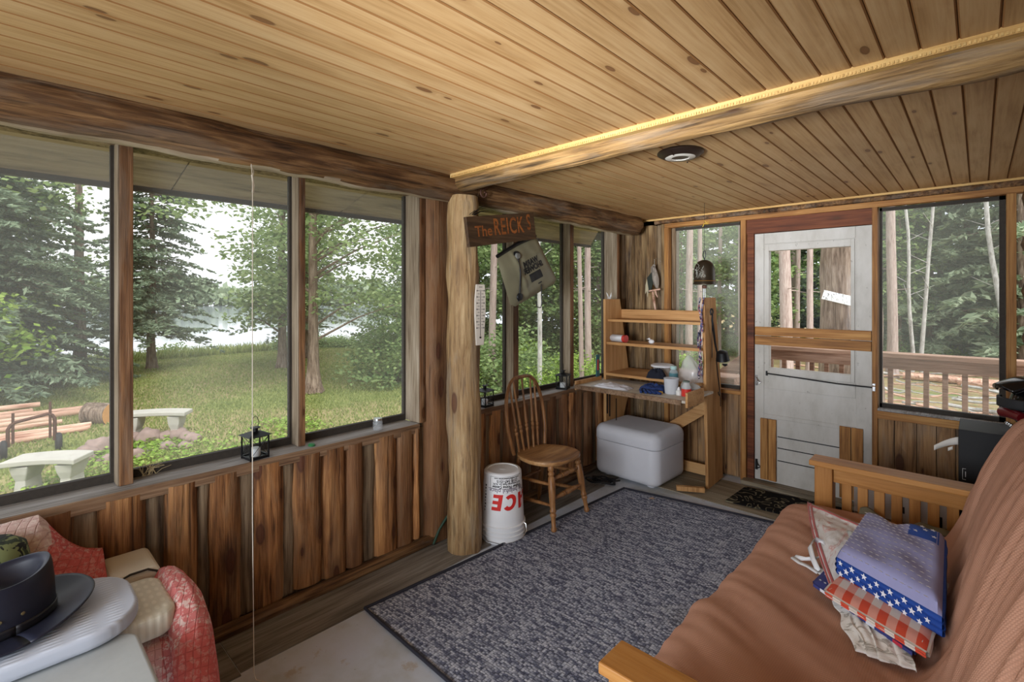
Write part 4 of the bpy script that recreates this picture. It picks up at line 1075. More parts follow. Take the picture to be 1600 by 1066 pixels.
for (u0, u1, v0, v1) in ((.46, .72, .575, .735), (.575, .66, .80, .825)):
    m.grid(lambda a, b: onbag(u0 + (u1 - u0) * a, v0 + (v1 - v0) * b, .002), 8, 6)
m.build('print', M['black'], bagb)
m = MB(); m.lathe([(0, .018), (.016, .016), (.020, .006), (.020, 0)], onbag(.375, .16, 0), 18, Matrix.Rotation(PI / 2, 4, 'Y')); m.build('filler_cap', plain('gray_cap', (108, 108, 104), .4), bagb, smooth=True)
m = MB(); m.lathe([(.0, .008), (.03, .007), (.032, 0)], onbag(.375, .16, -.004), 18, Matrix.Rotation(PI / 2, 4, 'Y')); m.tube([onbag(.36, .2), onbag(.30, .45, .006), onbag(.19, .78, .004), onbag(.13, .93, .002)], .005, 8); m.lathe([(0, .012), (.022, .01), (.026, 0)], onbag(.17, .86, 0), 16, Matrix.Rotation(PI / 2, 4, 'Y')); m.build('hose', M['black'], root, smooth=True)
m = MB(); m.tube([onbag(.63, .86), onbag(.60, .97, .006), Vector((-2.09, 2.50, 1.40)), Vector((-2.09, 2.49, 1.375)), Vector((-2.09, 2.455, 1.38)), Vector((-2.09, 2.44, 1.42))], .003, 6); m.build('strap', M['black'], root, smooth=True)
m = MB(); m.tube([A_ + Vector((0, .012, -.004)), A_.lerp(B_, .5) + Vector((.004, 0, .010)), B_ + Vector((0, -.004, 0))], .012, 8); m.tube([B_ + Vector((0, -.01, -.005)), (-2.10, 2.395, 1.855), (-2.085, 2.34, 1.875)], .006, 8); m.build('hanger_sleeve', M['black'], root, smooth=True)
# thermometer on the post
root = thing('thermometer', 'long white wall thermometer fixed to the side of the log post', 'thermometer', (0, 0, 0))
Mth = frame((-2.056, 1.915, 1.345), (.16, .98, 0), (.012, 0, 1))
pr = [(-.025, -.172), (.025, -.172), (.036, .0), (.036, .09), (.028, .172), (-.028, .172), (-.036, .09), (-.036, .0)]
m = MB(); m.prism([Mth @ Vector((a, b, -.004)) for a, b in pr], Mth.to_3x3() @ Vector((0, 0, .010))); m.build('plate', plain('cream_plate', (214, 206, 194), .5), root, bevel=.002)
m = MB()
m.box((-.0014, -.12, .0063), (.0014, .14, .0068), Mth)
for k in range(13):
    z = -.075 + k * .0175
    m.box((-.020, z, .0063), (-.006, z + .0022, .0068), Mth); m.box((.006, z, .0063), (.020, z + .0022, .0068), Mth)
    if k % 2 == 0: m.box((-.026, z - .003, .0063), (-.021, z + .005, .0068), Mth); m.box((.021, z - .003, .0063), (.026, z + .005, .0068), Mth)
m.box((-.012, .155, .0063), (.012, .158, .0068), Mth)
m.build('scale', M['black'], root)
m = MB(); m.lathe([(0, .006), (.005, .004), (.006, 0)], Mth @ Vector((0, -.128, .006)), 10, Mth.to_3x3().to_4x4()); m.build('bulb', M['black'], root, smooth=True)

# ------------------------------------------------------------------ oak bow-back chair
root = thing('bow_back_chair', 'oak bow back chair with turned spindles beside the white bucket', 'chair', (-2.075, 2.545, 0), .05)
root.location.z = .0
def seatf():
    m = MB(); n = 40; ring = []
    for k in range(n):
        a = 2 * PI * k / n; c, s = math.cos(a), math.sin(a)
        e = 2.6
        r = 1 / ((abs(c)) ** e + (abs(s)) ** e) ** (1 / e)
        w = .205 if c > 0 else .205 - .035 * (-c)
        ring.append((r * c * .195, r * s * w))
    levels = [(.0, .384), (.80, .384), (.95, .388), (1.0, .398), (1.0, .408), (.985, .415), (.93, .418), (.7, .411), (.35, .407), (0, .408)]
    vs = []; fs = []
    for q, z in levels:
        for x, y in ring: vs.append((x * max(q, .001), y * max(q, .001), z + (.004 * (x / .195) if q > .9 else 0)))
    for i in range(len(levels) - 1):
        for k in range(n): fs.append((i * n + k, i * n + (k + 1) % n, (i + 1) * n + (k + 1) % n, (i + 1) * n + k))
    m.add(vs, fs); return m
seatf().build('seat', M['oakseat'], root, smooth=True)
def turned(p0, p1, prof, seg=12):
    """a turned stick: prof = (t, radius) along p0 -> p1"""
    p0, p1 = Vector(p0), Vector(p1); m = MB()
    pts = [p0.lerp(p1, t) for t, r in prof]; m.tube(pts, [r for t, r in prof], seg); return m
legp = [(0, .017), (.03, .020), (.07, .020), (.09, .014), (.115, .021), (.14, .021), (.16, .015), (.19, .022), (.4, .023), (.6, .019), (.66, .016), (.68, .021), (.70, .021), (.72, .015), (.74, .020), (.765, .020), (.785, .015), (.93, .013), (.945, .018), (.985, .018), (1.0, .013)]
fl = {}
for sy in (-1, 1):
    a, b = (.130, sy * .145, .395), (.185, sy * .188, .022); fl[sy] = (Vector(a), Vector(b))
    b = (.185, sy * .188, .0165)
    turned(a, b, legp).build('leg', M['oak'], root, smooth=True)
bl = {}
for sy in (-1, 1):
    a, b = (-.130, sy * .135, .395), (-.205, sy * .17, .001); bl[sy] = (Vector(a), Vector(b))
    turned(a, b, [(0, .014), (.3, .018), (.7, .015), (1, .012)]).build('leg', M['oak'], root, smooth=True)
strp = [(0, .008), (.12, .010), (.25, .013), (.30, .017), (.33, .012), (.36, .017), (.39, .012), (.44, .018), (.5, .019), (.56, .018), (.61, .012), (.64, .017), (.67, .012), (.70, .017), (.75, .013), (.88, .010), (1, .008)]
for t in (.22, .52):
    turned(fl[-1][0].lerp(fl[-1][1], t), fl[1][0].lerp(fl[1][1], t), strp).build('stretcher', M['oak'], root, smooth=True)
for sy in (-1, 1):
    for t in (.30, .62):
        turned(fl[sy][0].lerp(fl[sy][1], t), bl[sy][0].lerp(bl[sy][1], t + .03), [(0, .008), (.5, .012), (1, .008)]).build('stretcher', M['oak'], root, smooth=True)
turned(bl[-1][0].lerp(bl[-1][1], .42), bl[1][0].lerp(bl[1][1], .42), [(0, .008), (.5, .011), (1, .008)]).build('stretcher', M['oak'], root, smooth=True)
def hoop(t):
    """bow from left foot over the top to the right foot; t in 0..1"""
    a = PI * t; ca = math.cos(a)
    y = -.222 * math.copysign(abs(ca) ** .55, ca) * (1 - .25 * (1 - math.sin(a)) ** 3); z = math.sin(a) ** .95
    return Vector((-.150 - .075 * z, y * (1.0 if z < .5 else 1.0), .410 + .485 * z))
m = MB(); m.tube([hoop(t) for t in np.linspace(0, 1, 44)], .0125, 10); m.build('bow', M['oak'], root, smooth=True)
for k in range(5):
    s = (k - 2) / 2; top = hoop(.5 + s * .13); bot = Vector((-.158, s * .105, .408))
    turned(bot, top, [(0, .0075), (.18, .009), (.24, .0075), (.26, .012), (.285, .0125), (.30, .008), (.315, .0125), (.34, .013), (.36, .008), (.375, .012), (.40, .010), (.7, .0075), (1, .006)], 10).build('spindle', M['oak'], root, smooth=True)

# ------------------------------------------------------------------ upturned bucket with its lettering
root = thing('plastic_bucket', 'white plastic bucket standing upside down beside the log post', 'bucket', (-2.055, 2.12, .001))
root.location = (-2.105, 2.15, .001)
def brad(z): return .130 - (z - .1) * .058
m = MB(); m.lathe([(.118, 0), (.131, 0), (.133, .012), (.1335, .020), (.130, .024), (.130, .034), (.136, .036), (.136, .043), (.130, .046), (.130, .060), (.136, .062), (.136, .069), (.1305, .072), (.1305, .088), (.138, .090), (.138, .099), (.1305, .103), (brad(.12), .12), (brad(.395), .395), (.106, .404), (.092, .405), (.090, .400), (0, .400)], (0, 0, 0), 48)
bkb = m.build('bucket_body', M['white'], root, smooth=True)
m = MB(); m.lathe([(0, .402), (.012, .4025), (.02, .4005)], (0, 0, 0), 12); m.build('mold_mark', M['white'], root, smooth=True)
def wrap(mb, body, size, ang, z0, bold=0, shear=0, spacing=1.0, sx=1.0):
    vs, fs = text_geo(body, size, bold=bold, shear=shear, spacing=spacing)
    out = []
    for q in vs:
        z = z0 - q.y; r = brad(z) + .0012; a = ang - q.x * sx / r
        out.append((r * math.cos(a), r * math.sin(a), z))
    mb.add(out, fs)
a0 = math.radians(-45 + 15)
def wrap_polys(mb, polys, ang, z0, shear=.2):
    """letter shapes as convex pieces, x to the right and y up, printed upside down around the bucket"""
    for pg in polys:
        n = len(pg); per = []
        for k in range(n):
            a, b = pg[k], pg[(k + 1) % n]
            for t in (0, .25, .5, .75): per.append((a[0] + (b[0] - a[0]) * t, a[1] + (b[1] - a[1]) * t))
        out = []
        for x, y in per:
            z = z0 - y; r = brad(z) + .0013; q = ang - (x + shear * y) / r; out.append((r * math.cos(q), r * math.sin(q), z))
        mb.poly(out)
h = .046
def arc(cx, r0, r1, a0_, a1_, n=9):
    ps = []
    for k in range(n):
        a, b = math.radians(a0_ + (a1_ - a0_) * k / n), math.radians(a0_ + (a1_ - a0_) * (k + 1) / n)
        ps.append([(cx + r0[0] * math.cos(a), r0[1] * math.sin(a)), (cx + r1[0] * math.cos(a), r1[1] * math.sin(a)), (cx + r1[0] * math.cos(b), r1[1] * math.sin(b)), (cx + r0[0] * math.cos(b), r0[1] * math.sin(b))])
    return ps
AA = [[(-.122, -h), (-.096, -h), (-.066, h), (-.084, h)], [(-.084, h), (-.060, h), (-.040, -h), (-.066, -h)], [(-.096, -.022), (-.060, -.022), (-.062, -.004), (-.092, -.004)]]
CC = arc(.010, (.018, .024), (.042, h), 42, 318, 14)
EE = [[(.058, -h), (.082, -h), (.082, h), (.058, h)]] + [[(.082, y0), (.116, y0), (.116, y1), (.082, y1)] for y0, y1 in ((-h, -h + .020), (-.010, .010), (h - .020, h))]
m = MB(); wrap_polys(m, AA + CC + EE, a0 + .16, .243); m.build('logo_print', plain('red_print', (206, 44, 40), .5, var=.03), bkb)
m = MB(); wrap(m, 'The helpful place.', .036, a0 + .02, .312, bold=.0004); m.build('slogan_print', plain('gray_purple_print', (110, 98, 116), .5), bkb)
m = MB()
wrap(m, 'Walker Home Center', .021, a0 - .02, .333, bold=.0006); wrap(m, '8210 Industrial Park Dr. N.W.', .0165, a0 - .02, .350, bold=.0004, sx=.9); wrap(m, '(218) 547-1515', .021, a0 - .02, .366, bold=.0006); wrap(m, 'www.walkerhomecenter.com', .0135, a0 - .02, .381, bold=.0004)
def arcbar(z0, z1, a1, a2, t=.0008):
    n = 14; m.grid(lambda u, v: ((brad(z0 + (z1 - z0) * v) + t) * math.cos(a1 + (a2 - a1) * u), (brad(z0 + (z1 - z0) * v) + t) * math.sin(a1 + (a2 - a1) * u), z0 + (z1 - z0) * v), n, 2)
arcbar(.322, .3235, a0 - .93, a0 + .88); arcbar(.3895, .391, a0 - .93, a0 + .88); arcbar(.322, .391, a0 - .945, a0 - .93); arcbar(.322, .391, a0 + .88, a0 + .895)
for k in range(9): arcbar(.18 + .018 * k, .19 + .018 * k, a0 - 1.30, a0 - 1.24 + .02 * (k % 3))
m.build('label_print', M['black'], bkb)
m = MB(); ca = math.radians(20)
def rim(a, z, r=.1385): return Vector((r * math.cos(a), r * math.sin(a), z))
m.tube([rim(ca, .10), rim(ca, .095, .150), rim(ca - .05, .06, .160), rim(ca - .3, .030, .157), rim(ca - .7, .02, .148), rim(ca - 1.2, .012, .146), rim(ca - 1.8, .02, .147), rim(ca - 2.3, .05, .147), rim(ca - 2.6, .085, .141)], .0022, 6); m.build('bail_handle', M['chrome'], root, smooth=True)

# ------------------------------------------------------------------ white cooler
M['cooler'] = plain('scuffed_white_plastic', (212, 212, 218), .5, nscale=5, var=.10)
root = thing('cooler', 'big rounded white cooler under the shelf worktop', 'cooler', (-2.005, 3.635, .005), -.03)
def rbox(m, hx, hy, z0, z1, r, rb=None, rt=None, n=8):
    """rounded box by rings: corner radius r, bottom and top edge radii rb, rt"""
    rings = []
    rb = rb or .001; rt = rt or .001
    for k in range(7): a = PI / 2 * k / 6; rings.append((-rb + rb * math.sin(a), z0 + rb - rb * math.cos(a)))
    for k in range(7): a = PI / 2 * k / 6; rings.append((-rt + rt * math.cos(a), z1 - rt + rt * math.sin(a)))
    vs = []; fs = []; N = 4 * (n + 1)
    for off, z in rings:
        for cx, cy, a0_ in ((1, 1, 0), (-1, 1, 90), (-1, -1, 180), (1, -1, 270)):
            for k in range(n + 1):
                a = math.radians(a0_ + 90 * k / n); rr = max(.001, r + off) if r + off > .001 else .001
                vs.append((cx * (hx - r) + rr * math.cos(a), cy * (hy - r) + rr * math.sin(a), z))
    for i in range(len(rings) - 1):
        for k in range(N): fs.append((i * N + k, i * N + (k + 1) % N, (i + 1) * N + (k + 1) % N, (i + 1) * N + k))
    fs.append(tuple(range(N))[::-1]); fs.append(tuple((len(rings) - 1) * N + k for k in range(N)))
    return m.add(vs, fs)
m = MB(); rbox(m, .285, .24, .012, .290, .075, .05, .004); m.build('cooler_body', M['cooler'], root, smooth=True)
m = MB(); rbox(m, .288, .243, .2935, .412, .078, .004, .065); m.build('lid', M['cooler'], root, smooth=True)
for sx in (-1, 1):
    for sy in (-1, 1): m = MB(); m.lathe([(.03, -.0045), (.03, .03)], (sx * .19, sy * .15, 0), 12); m.build('foot', M['cooler'], root)

# ------------------------------------------------------------------ shelf unit with worktop
root = thing('shelf_unit', 'homemade pine shelf unit with worktop standing in the far corner', 'shelf unit', (0, 0, 0))
m = MB(); m.prism([(-1.497, y, z) for y, z in ((3.635, 1.44), (3.85, 1.44), (3.87, 1.28), (3.955, .78), (4.0, .016), (3.71, .001))], (.022, 0, 0)); m.build('side_panel', M['shelfwood'], root, bevel=.002)
m = MB(); m.prism([(-2.318, y, z) for y, z in ((3.585, 1.425), (3.82, 1.425), (3.98, .74), (3.98, .60), (3.70, .001), (3.60, .001))], (.022, 0, 0)); m.build('side_panel', M['shelfwood'], root, bevel=.002)
m = MB(); m.box((-2.296, 3.62, 1.236), (-1.497, 3.84, 1.256)); m.build('shelf', M['shelfx'], root, bevel=.002)
m = MB(); m.box((-2.296, 3.60, 1.042), (-1.497, 3.86, 1.064)); m.build('shelf', M['shelfx'], root, bevel=.002)
m = MB(); m.box((-2.296, 3.842, 1.256), (-1.497, 3.862, 1.335)); m.build('back_rail', M['shelfx'], root, bevel=.002)
m = MB(); m.box((-2.30, 3.58, .785), (-1.497, 3.98, .807)); m.build('worktop', M['shelfx'], root, bevel=.002)
M['gyx'] = wood('grayed_plywood', (176, 164, 148), (204, 195, 180), (216, 210, 198), 'X', grain=20, along=1.2, bump=.1)
m = MB(); m.box((-2.338, 3.215, .728), (-1.435, 3.70, .745)); m.build('front_worktop', M['gyx'], root, bevel=.001)
m = MB(); m.box((-2.338, 3.205, .715), (-1.46, 3.215, .747)); m.build('edge_strip', M['sillface'], root)
m = MB(); m.box((-1.434, 3.215, .700), (-1.418, 3.49, .800)); m.build('end_block', M['shelfx'], root, bevel=.002)
m = MB(); m.box((-2.347, 3.215, .702), (-2.33, 3.58, .775)); m.build('end_block', M['shelfwood'], root, bevel=.002)
m = MB(); m.bar((-1.90, 3.90, .33), (-1.505, 3.90, .62), .022, .085); m.build('brace', M['shelfx'], root, bevel=.002)
m = MB(); m.box((-1.87, 3.94, .015), (-1.50, 3.96, .10)); m.build('base_rail', M['shelfx'], root, bevel=.002)
m = MB(); m.box((-2.20, 3.592, .35), (-2.196, 3.60, .60)); m.box((-2.285, 3.588, .46), (-2.280, 3.60, .66)); m.box((-2.262, 3.588, .44), (-2.257, 3.60, .66)); m.build('standard', M['black'], root)

def crumple(m, c, sx, sy, h, sd, n=26, rz=0, sharp=1.0, drape=0):
    ca, sa = math.cos(rz), math.sin(rz)
    def f(u, v):
        x, y = (u - .5) * 2, (v - .5) * 2
        e = max(0, 1 - (abs(x) ** 3 + abs(y) ** 3))
        k = 1 - abs(noise.noise(Vector((x * 2.2 + sd, y * 2.2, sd)))) * 1.4
        k2 = abs(noise.noise(Vector((x * 5 + sd, y * 5, sd + 4))))
        z = h * (e ** .6) * (.30 + .55 * k * sharp + .35 * k2)
        wx = x * (1 + .18 * noise.noise(Vector((y * 2, sd, 1)))); wy = y * (1 + .18 * noise.noise(Vector((x * 2, sd, 2))))
        return (c[0] + (wx * ca * sx - wy * sa * sy), c[1] + (wx * sa * sx + wy * ca * sy), c[2] + max(.0015, z))
    return m.grid(f, n, n)
m = MB(); crumple(m, (-2.06, 3.33, .7455), .15, .085, .030, 3); tag(m.build('plastic_bag', cloudy('thin_white_plastic', (232, 232, 240), .8), smooth=True), 'crumpled white plastic bag at the left end of the worktop', 'bag')
m = MB(); crumple(m, (-1.765, 3.41, .7455), .10, .075, .065, 7, sharp=.8)
for k in range(5): m.tube([(-1.83 + .012 * k, 3.36 - .008 * k, .755), (-1.80 + .026 * k, 3.29 + .004 * k, .760), (-1.785 + .034 * k, 3.255 + .01 * k, .755)], [.013, .012, .009], 8)
tag(m.build('work_glove', plain('blue_glove', (30, 52, 104), .8, var=.35, nscale=24), smooth=True), 'dark blue work glove lying in front on the worktop', 'glove')
m = MB(); crumple(m, (-1.84, 3.60, .8075), .075, .04, .085, 12, rz=.2); tag(m.build('navy_cloth', plain('navy_cloth', (22, 26, 40), .9), smooth=True), 'nearly black cloth heaped behind the blue glove', 'cloth')
m = MB(); m.box((-1.683, 3.305, .7455), (-1.652, 3.335, .766)); tag(m.build('yellow_block', plain('yellow_plastic', (214, 168, 60), .5), bevel=.004), 'small yellow block at the worktop edge beside the tall jug', 'block')
root = thing('food_container', 'round clear container with white lid behind the dark cloth', 'container', (-1.862, 3.75, .8075))
m = MB(); m.lathe([(0, .001), (.066, .001), (.078, .078)], (0, 0, 0), 28); m.build('tub', cloudy('cloudy_tub', (190, 188, 184), .55), root, smooth=True)
m = MB(); m.lathe([(.078, .074), (.092, .076), (.093, .086), (.074, .094), (.0, .092)], (0, 0, 0), 28); m.build('lid', M['white'], root, smooth=True)
root = thing('plastic_jug', 'tall cloudy plastic jug in front on the worktop', 'jug', (-1.622, 3.40, .7458))
m = MB(); m.lathe([(0, 0), (.043, 0), (.046, .006), (.052, .105), (.054, .11), (.052, .112), (.048, .108), (.0, .105)], (0, 0, 0), 24); m.build('jug_body', cloudy('frosted_plastic', (206, 208, 214), .82), root, smooth=True)
root = thing('bottle', 'teal labelled clear bottle behind the tall jug', 'bottle', (-1.665, 3.53, .7458))
m = MB(); m.lathe([(0, 0), (.030, 0), (.032, .01), (.032, .14), (.020, .158)], (0, 0, 0), 20); m.build('bottle_body', cloudy('bottle_clear', (196, 210, 212), .4), root, smooth=True)
m = MB(); m.lathe([(.033, .085), (.033, .130)], (0, 0, 0), 20); m.build('label_band', plain('teal_label', (70, 116, 124), .6), root, smooth=True)
m = MB(); m.lathe([(.021, .156), (.024, .160), (.024, .182), (0, .184)], (0, 0, 0), 16); m.build('cap', plain('pale_teal_cap', (170, 200, 196), .4), root, smooth=True)
def bigbag():
    m = MB(); top = Vector((-1.60, 3.60, .99))
    def f(u, v):
        a = 2 * PI * u; zz = v
        r = (.085 * (1 - zz) ** .75 + .012) * (1 + .28 * noise.noise(Vector((math.cos(a) * 1.5, math.sin(a) * 1.5, zz * 3))))
        return (-1.585 - .02 * zz + r * 1.15 * math.cos(a), 3.66 + r * .8 * math.sin(a), .8085 + .19 * zz + .012 * noise.noise(Vector((a, zz * 5, 2))))
    m.grid(f, 40, 18); return m
tag(bigbag().build('clear_bag', cloudy('clear_film', (230, 228, 226), .42), smooth=True), 'tall peaked clear plastic bag on the worktop', 'bag')
root = thing('spray_nozzle_bottle', 'tiny white dropper bottle between the jug and red jar', 'bottle', (-1.553, 3.375, .7458))
m = MB(); m.lathe([(0, 0), (.018, 0), (.020, .006), (.020, .030), (.012, .038)], (0, 0, 0), 16); m.build('bottle_body', cloudy('white_bottle', (226, 226, 222), .85), root, smooth=True)
m = MB(); m.lathe([(.011, .037), (.011, .044), (.005, .058), (0, .059)], (0, 0, 0), 12); m.build('cap', M['white'], root, smooth=True)
root = thing('red_jar', 'squat jar with red bottom half at the right end of the worktop', 'jar', (-1.502, 3.385, .7458))
m = MB(); m.lathe([(0, 0), (.032, 0), (.034, .006), (.034, .052), (.0, .052)], (0, 0, 0), 20); m.build('red_body', plain('red_plastic', (196, 52, 44), .35), root, smooth=True)
m = MB(); m.lathe([(.033, .053), (.033, .066), (.022, .085), (.022, .098)], (0, 0, 0), 20); m.build('clear_top', cloudy('jar_clear', (210, 214, 214), .5), root, smooth=True)
m = MB(); m.lathe([(.023, .098), (.023, .108), (0, .109)], (0, 0, 0), 16); m.build('cap', plain('gray_green_cap', (92, 104, 96), .5), root, smooth=True)
root = thing('clear_bottle', 'hazy clear bottle lying behind the red jar', 'bottle', (0, 0, 0))
m = MB(); m.tube([(-1.58, 3.50, .787), (-1.50, 3.50, .785), (-1.46, 3.50, .783), (-1.45, 3.50, .783)], [.040, .040, .026, .016], 16); m.build('bottle_body', cloudy('hazy_bottle', (206, 210, 208), .4), root, smooth=True)
root = thing('glass_jar', 'open glass jar with dark red contents at the worktop back right', 'jar', (-1.565, 3.80, .8078))
m = MB(); m.lathe([(0, 0), (.034, 0), (.036, .006), (.036, .085), (.033, .09), (.033, .105)], (0, 0, 0), 20); m.build('jar_body', cloudy('jar_glass2', (214, 220, 218), .3), root, smooth=True)
m = MB(); m.lathe([(0, .003), (.031, .003), (.031, .030), (0, .030)], (0, 0, 0), 18); m.build('contents', plain('dark_red', (140, 34, 40), .5), root, smooth=True)
m = MB(); crumple(m, (-1.60, 3.915, .8075), .085, .05, .055, 22); tag(m.build('white_rag', M['white'], smooth=True), 'white rag bunched at the back right of the worktop', 'rag')
# on the shelves
root = thing('spray_can', 'white spray can with red base lying on the second shelf', 'can', (-2.225, 3.66, 1.0955), 0)
Mc = Matrix.Rotation(PI / 2, 4, 'Y')
m = MB(); m.lathe([(.0, -.085), (.012, -.085), (.013, -.072), (.024, -.065), (.0305, -.052), (.0305, .065)], (0, 0, 0), 24, Mc); m.build('can_body', plain('white_tin', (216, 216, 220), .3, .2), root, smooth=True)
m = MB(); m.lathe([(.031, .065), (.031, .092), (.0, .093)], (0, 0, 0), 24, Mc); m.build('red_base', plain('red_can', (186, 52, 44), .4), root, smooth=True)
root.rotation_euler = (0, 0, -.15)
m = MB()
for s in (-1, 1):
    m.add([(-2.307, 3.66, 1.4265), (-2.307, 3.66 + s * .030, 1.475), (-2.300, 3.66 + s * .026, 1.452), (-2.307, 3.66 + s * .022, 1.4265)], [(0, 1, 2, 3)])
    m.add([(-2.307, 3.66 + s * .004, 1.44), (-2.310, 3.66 + s * .040, 1.482), (-2.303, 3.66 + s * .03, 1.45)], [(0, 1, 2)])
tag(m.build('butterfly_ornament', M['white'], solid=.003), 'small white butterfly ornament on top of the left shelf side', 'ornament')
m = MB(); m.lathe([(0, 0), (.012, .002), (.017, .014), (.012, .028), (.0, .034)], (-1.945, 3.72, 1.0645), 12, sx=1.5); m.lathe([(0, 0), (.010, .006), (.008, .016), (0, .020)], (-1.965, 3.72, 1.09), 10); m.tube([(-1.974, 3.72, 1.10), (-1.988, 3.72, 1.098)], [.003, .001], 5)
tag(m.build('bird_figurine', M['white'], smooth=True), 'tiny white bird figurine on the second shelf near the corner window', 'figurine')
m = MB(); m.box((-2.336, 3.50, .775), (-2.326, 3.545, .96)); m.cur = 1; m.box((-2.3255, 3.505, .83), (-2.323, 3.525, .92))
tag(m.build('paint_tray', [plain('teal_plastic', (44, 98, 108), .5), plain('red_sticker', (200, 70, 70), .5)], bevel=.003), 'narrow teal and red packet leaning left of the shelf side on the sill', 'packet')
# hanging carved bird on the corner slab
root = thing('driftwood_bird', 'gray driftwood bird ornament hanging on the corner slab', 'ornament', (0, 0, 0))
yb = 3.985
m = MB(); m.tube([(-2.055, yb, 1.725), (-2.065, yb, 1.70), (-2.060, yb, 1.66), (-2.045, yb - .005, 1.60), (-2.035, yb - .005, 1.55), (-2.03, yb, 1.52)], [.008, .018, .026, .030, .022, .008], 12, jag=.2); m.build('body', wood('driftwood', (96, 88, 80), (148, 138, 128), (184, 174, 164), 'Z', grain=30), root, smooth=True)
m = MB(); m.add([(-2.07, yb - .02, 1.66), (-2.115, yb - .018, 1.61), (-2.12, yb - .015, 1.53), (-2.10, yb - .016, 1.48), (-2.075, yb - .02, 1.50), (-2.055, yb - .026, 1.56)], [(0, 1, 2, 3, 4, 5)]); m.build('wing', plain('dark_green_wing', (40, 46, 40), .7, var=.3), root, solid=.006)
m = MB(); m.add([(-2.115, yb - .02, 1.60), (-2.13, yb - .016, 1.55), (-2.135, yb - .014, 1.47), (-2.118, yb - .016, 1.50), (-2.112, yb - .016, 1.44), (-2.10, yb - .018, 1.51)], [(0, 1, 2, 3, 4, 5)]); m.build('tail', plain('pale_feather', (176, 166, 140), .8), root, solid=.005)
m = MB(); m.tube([(-2.09, yb - .03, 1.495), (-2.03, yb - .032, 1.505), (-1.985, yb - .032, 1.51)], .007, 8); m.tube([(-2.06, yb - .02, 1.49), (-2.05, yb - .02, 1.42), (-2.035, yb - .02, 1.33)], [.007, .010, .008], 8); m.tube([(-2.03, yb - .03, 1.51), (-2.025, yb - .03, 1.47), (-2.01, yb - .03, 1.44)], [.008, .007, .003], 7); m.build('perch', M['cutlog'], root, smooth=True)
m = MB(); m.tube([(-2.055, yb, 1.72), (-2.050, yb - .01, 1.77), (-2.02, yb - .01, 1.78), (-1.985, yb - .005, 1.74)], .0015, 5); m.lathe([(0, .008), (.008, .006), (.010, 0), (.0, -.008)], (-2.05, yb - .02, 1.705), 10); m.build('wire', M['chrome'], root, smooth=True)

# wind bell, paracord braid, black ladle bell on the shelf side
root = thing('wind_bell', 'dark glazed temple bell hanging in front of the corner window', 'bell', (-1.455, 3.585, 0))
bz = 1.535
m = MB(); m.lathe([(.0, bz + .180), (.022, bz + .178), (.045, bz + .166), (.062, bz + .143), (.071, bz + .112), (.074, bz + .07), (.074, bz + .012), (.077, bz + .008), (.077, bz), (.071, bz), (.069, bz + .06), (.05, bz + .14), (0, bz + .165)], (0, 0, 0), 36); m.build('bell_body', plain('bronze_glaze', (56, 47, 36), .35, .5, var=.3, nscale=10), root, smooth=True)
m = MB(); m.tube([(.0755 * math.cos(a), .0755 * math.sin(a), bz + .026) for a in np.linspace(0, 2 * PI, 37)[:-1]], .0025, 6, closed=True); m.build('rim_band', plain('gold_band', (150, 110, 56), .4, .6), root, smooth=True)
m = MB(); rg = random.Random(9)
for k in range(26):
    a = math.radians(rg.uniform(-118, -62)); z = bz + rg.uniform(.045, .12); L = rg.uniform(.012, .03); r = .0752
    m.tube([(r * math.cos(a), r * math.sin(a), z), (r * math.cos(a + .12), r * math.sin(a + .12), z + L * .5), (r * math.cos(a + rg.uniform(-.1, .2)), r * math.sin(a + .1), z + L)], .0014, 5)
m.build('leaf_relief', plain('pale_relief', (150, 150, 140), .5), root)
m = MB(); m.tube([(0, 0, bz + .178), (-.012, .004, bz + .215), (-.006, .003, bz + .243), (.006, -.003, bz + .243), (.012, -.004, bz + .215), (0, 0, bz + .178)], .003, 6); m.tube([(0, 0, bz + .24), (0, .0, 2.131)], .0013, 5); m.build('hanging_loop', M['black'], root, smooth=True)
m = MB(); m.tube([(0, 0, 2.0), (.012, .004, 1.985), (.03, .006, 1.992), (.024, .004, 1.975), (0, 0, 1.98), (-.012, -.004, 1.955)], .0025, 6); m.build('yellow_tie', plain('yellow_twine', (206, 176, 60), .7), root, smooth=True)
m = MB(); m.tube([(0, 0, bz + .17), (0, 0, bz - .03)], .0015, 5); m.lathe([(0, bz - .03), (.016, bz - .028), (.018, bz - .010), (.012, bz - .004), (0, bz - .003)], (0, 0, 0), 14); m.build('clapper', M['rust'], root, smooth=True)
m = MB(); m.tube([(.004, 0, bz - .028), (.005, 0, bz - .095)], .003, 6); m.tube([(-.006, 0, bz - .028), (-.007, 0, bz - .095)], .003, 6); m.build('tassel', M['white'], root, smooth=True)
M['braidm'] = None
def m_braid():
    t = NT('tricolor_cord'); v = t.obj()
    vo = t.n('TexVoronoi', 1, Vector=t.map(v, (120, 120, 80)), Scale=1)
    s = t.n('SeparateColor', 0, Color=vo)
    return t.finish(t.ramp(s, (.25, (40, 40, 64)), (.45, (150, 60, 66)), (.62, (200, 190, 186)), (.8, (76, 80, 120))), .85)
root = thing('braided_cords', 'bunch of braided red white and blue cords hanging on the shelf side', 'cords', (0, 0, 0))
mbm = m_braid()
for k, (dx, z0, z1) in enumerate([(-.010, 1.44, 1.0), (.006, 1.44, 1.18), (-.020, 1.20, .845), (-.002, 1.14, .86), (-.014, 1.05, .84)]):
    m = MB(); m.tube([(-1.487 + dx + .004 * math.sin(z * 31 + k), 3.612 + .06 * max(0, (1.44 - z0)) * 0 + .012 * math.sin(z * 17 + k * 2), z) for z in np.linspace(z0, z1, 26)], [.006 + .0018 * math.sin(i * 1.7) for i in range(26)], 8)
    m.build('cord', mbm, root, smooth=True)
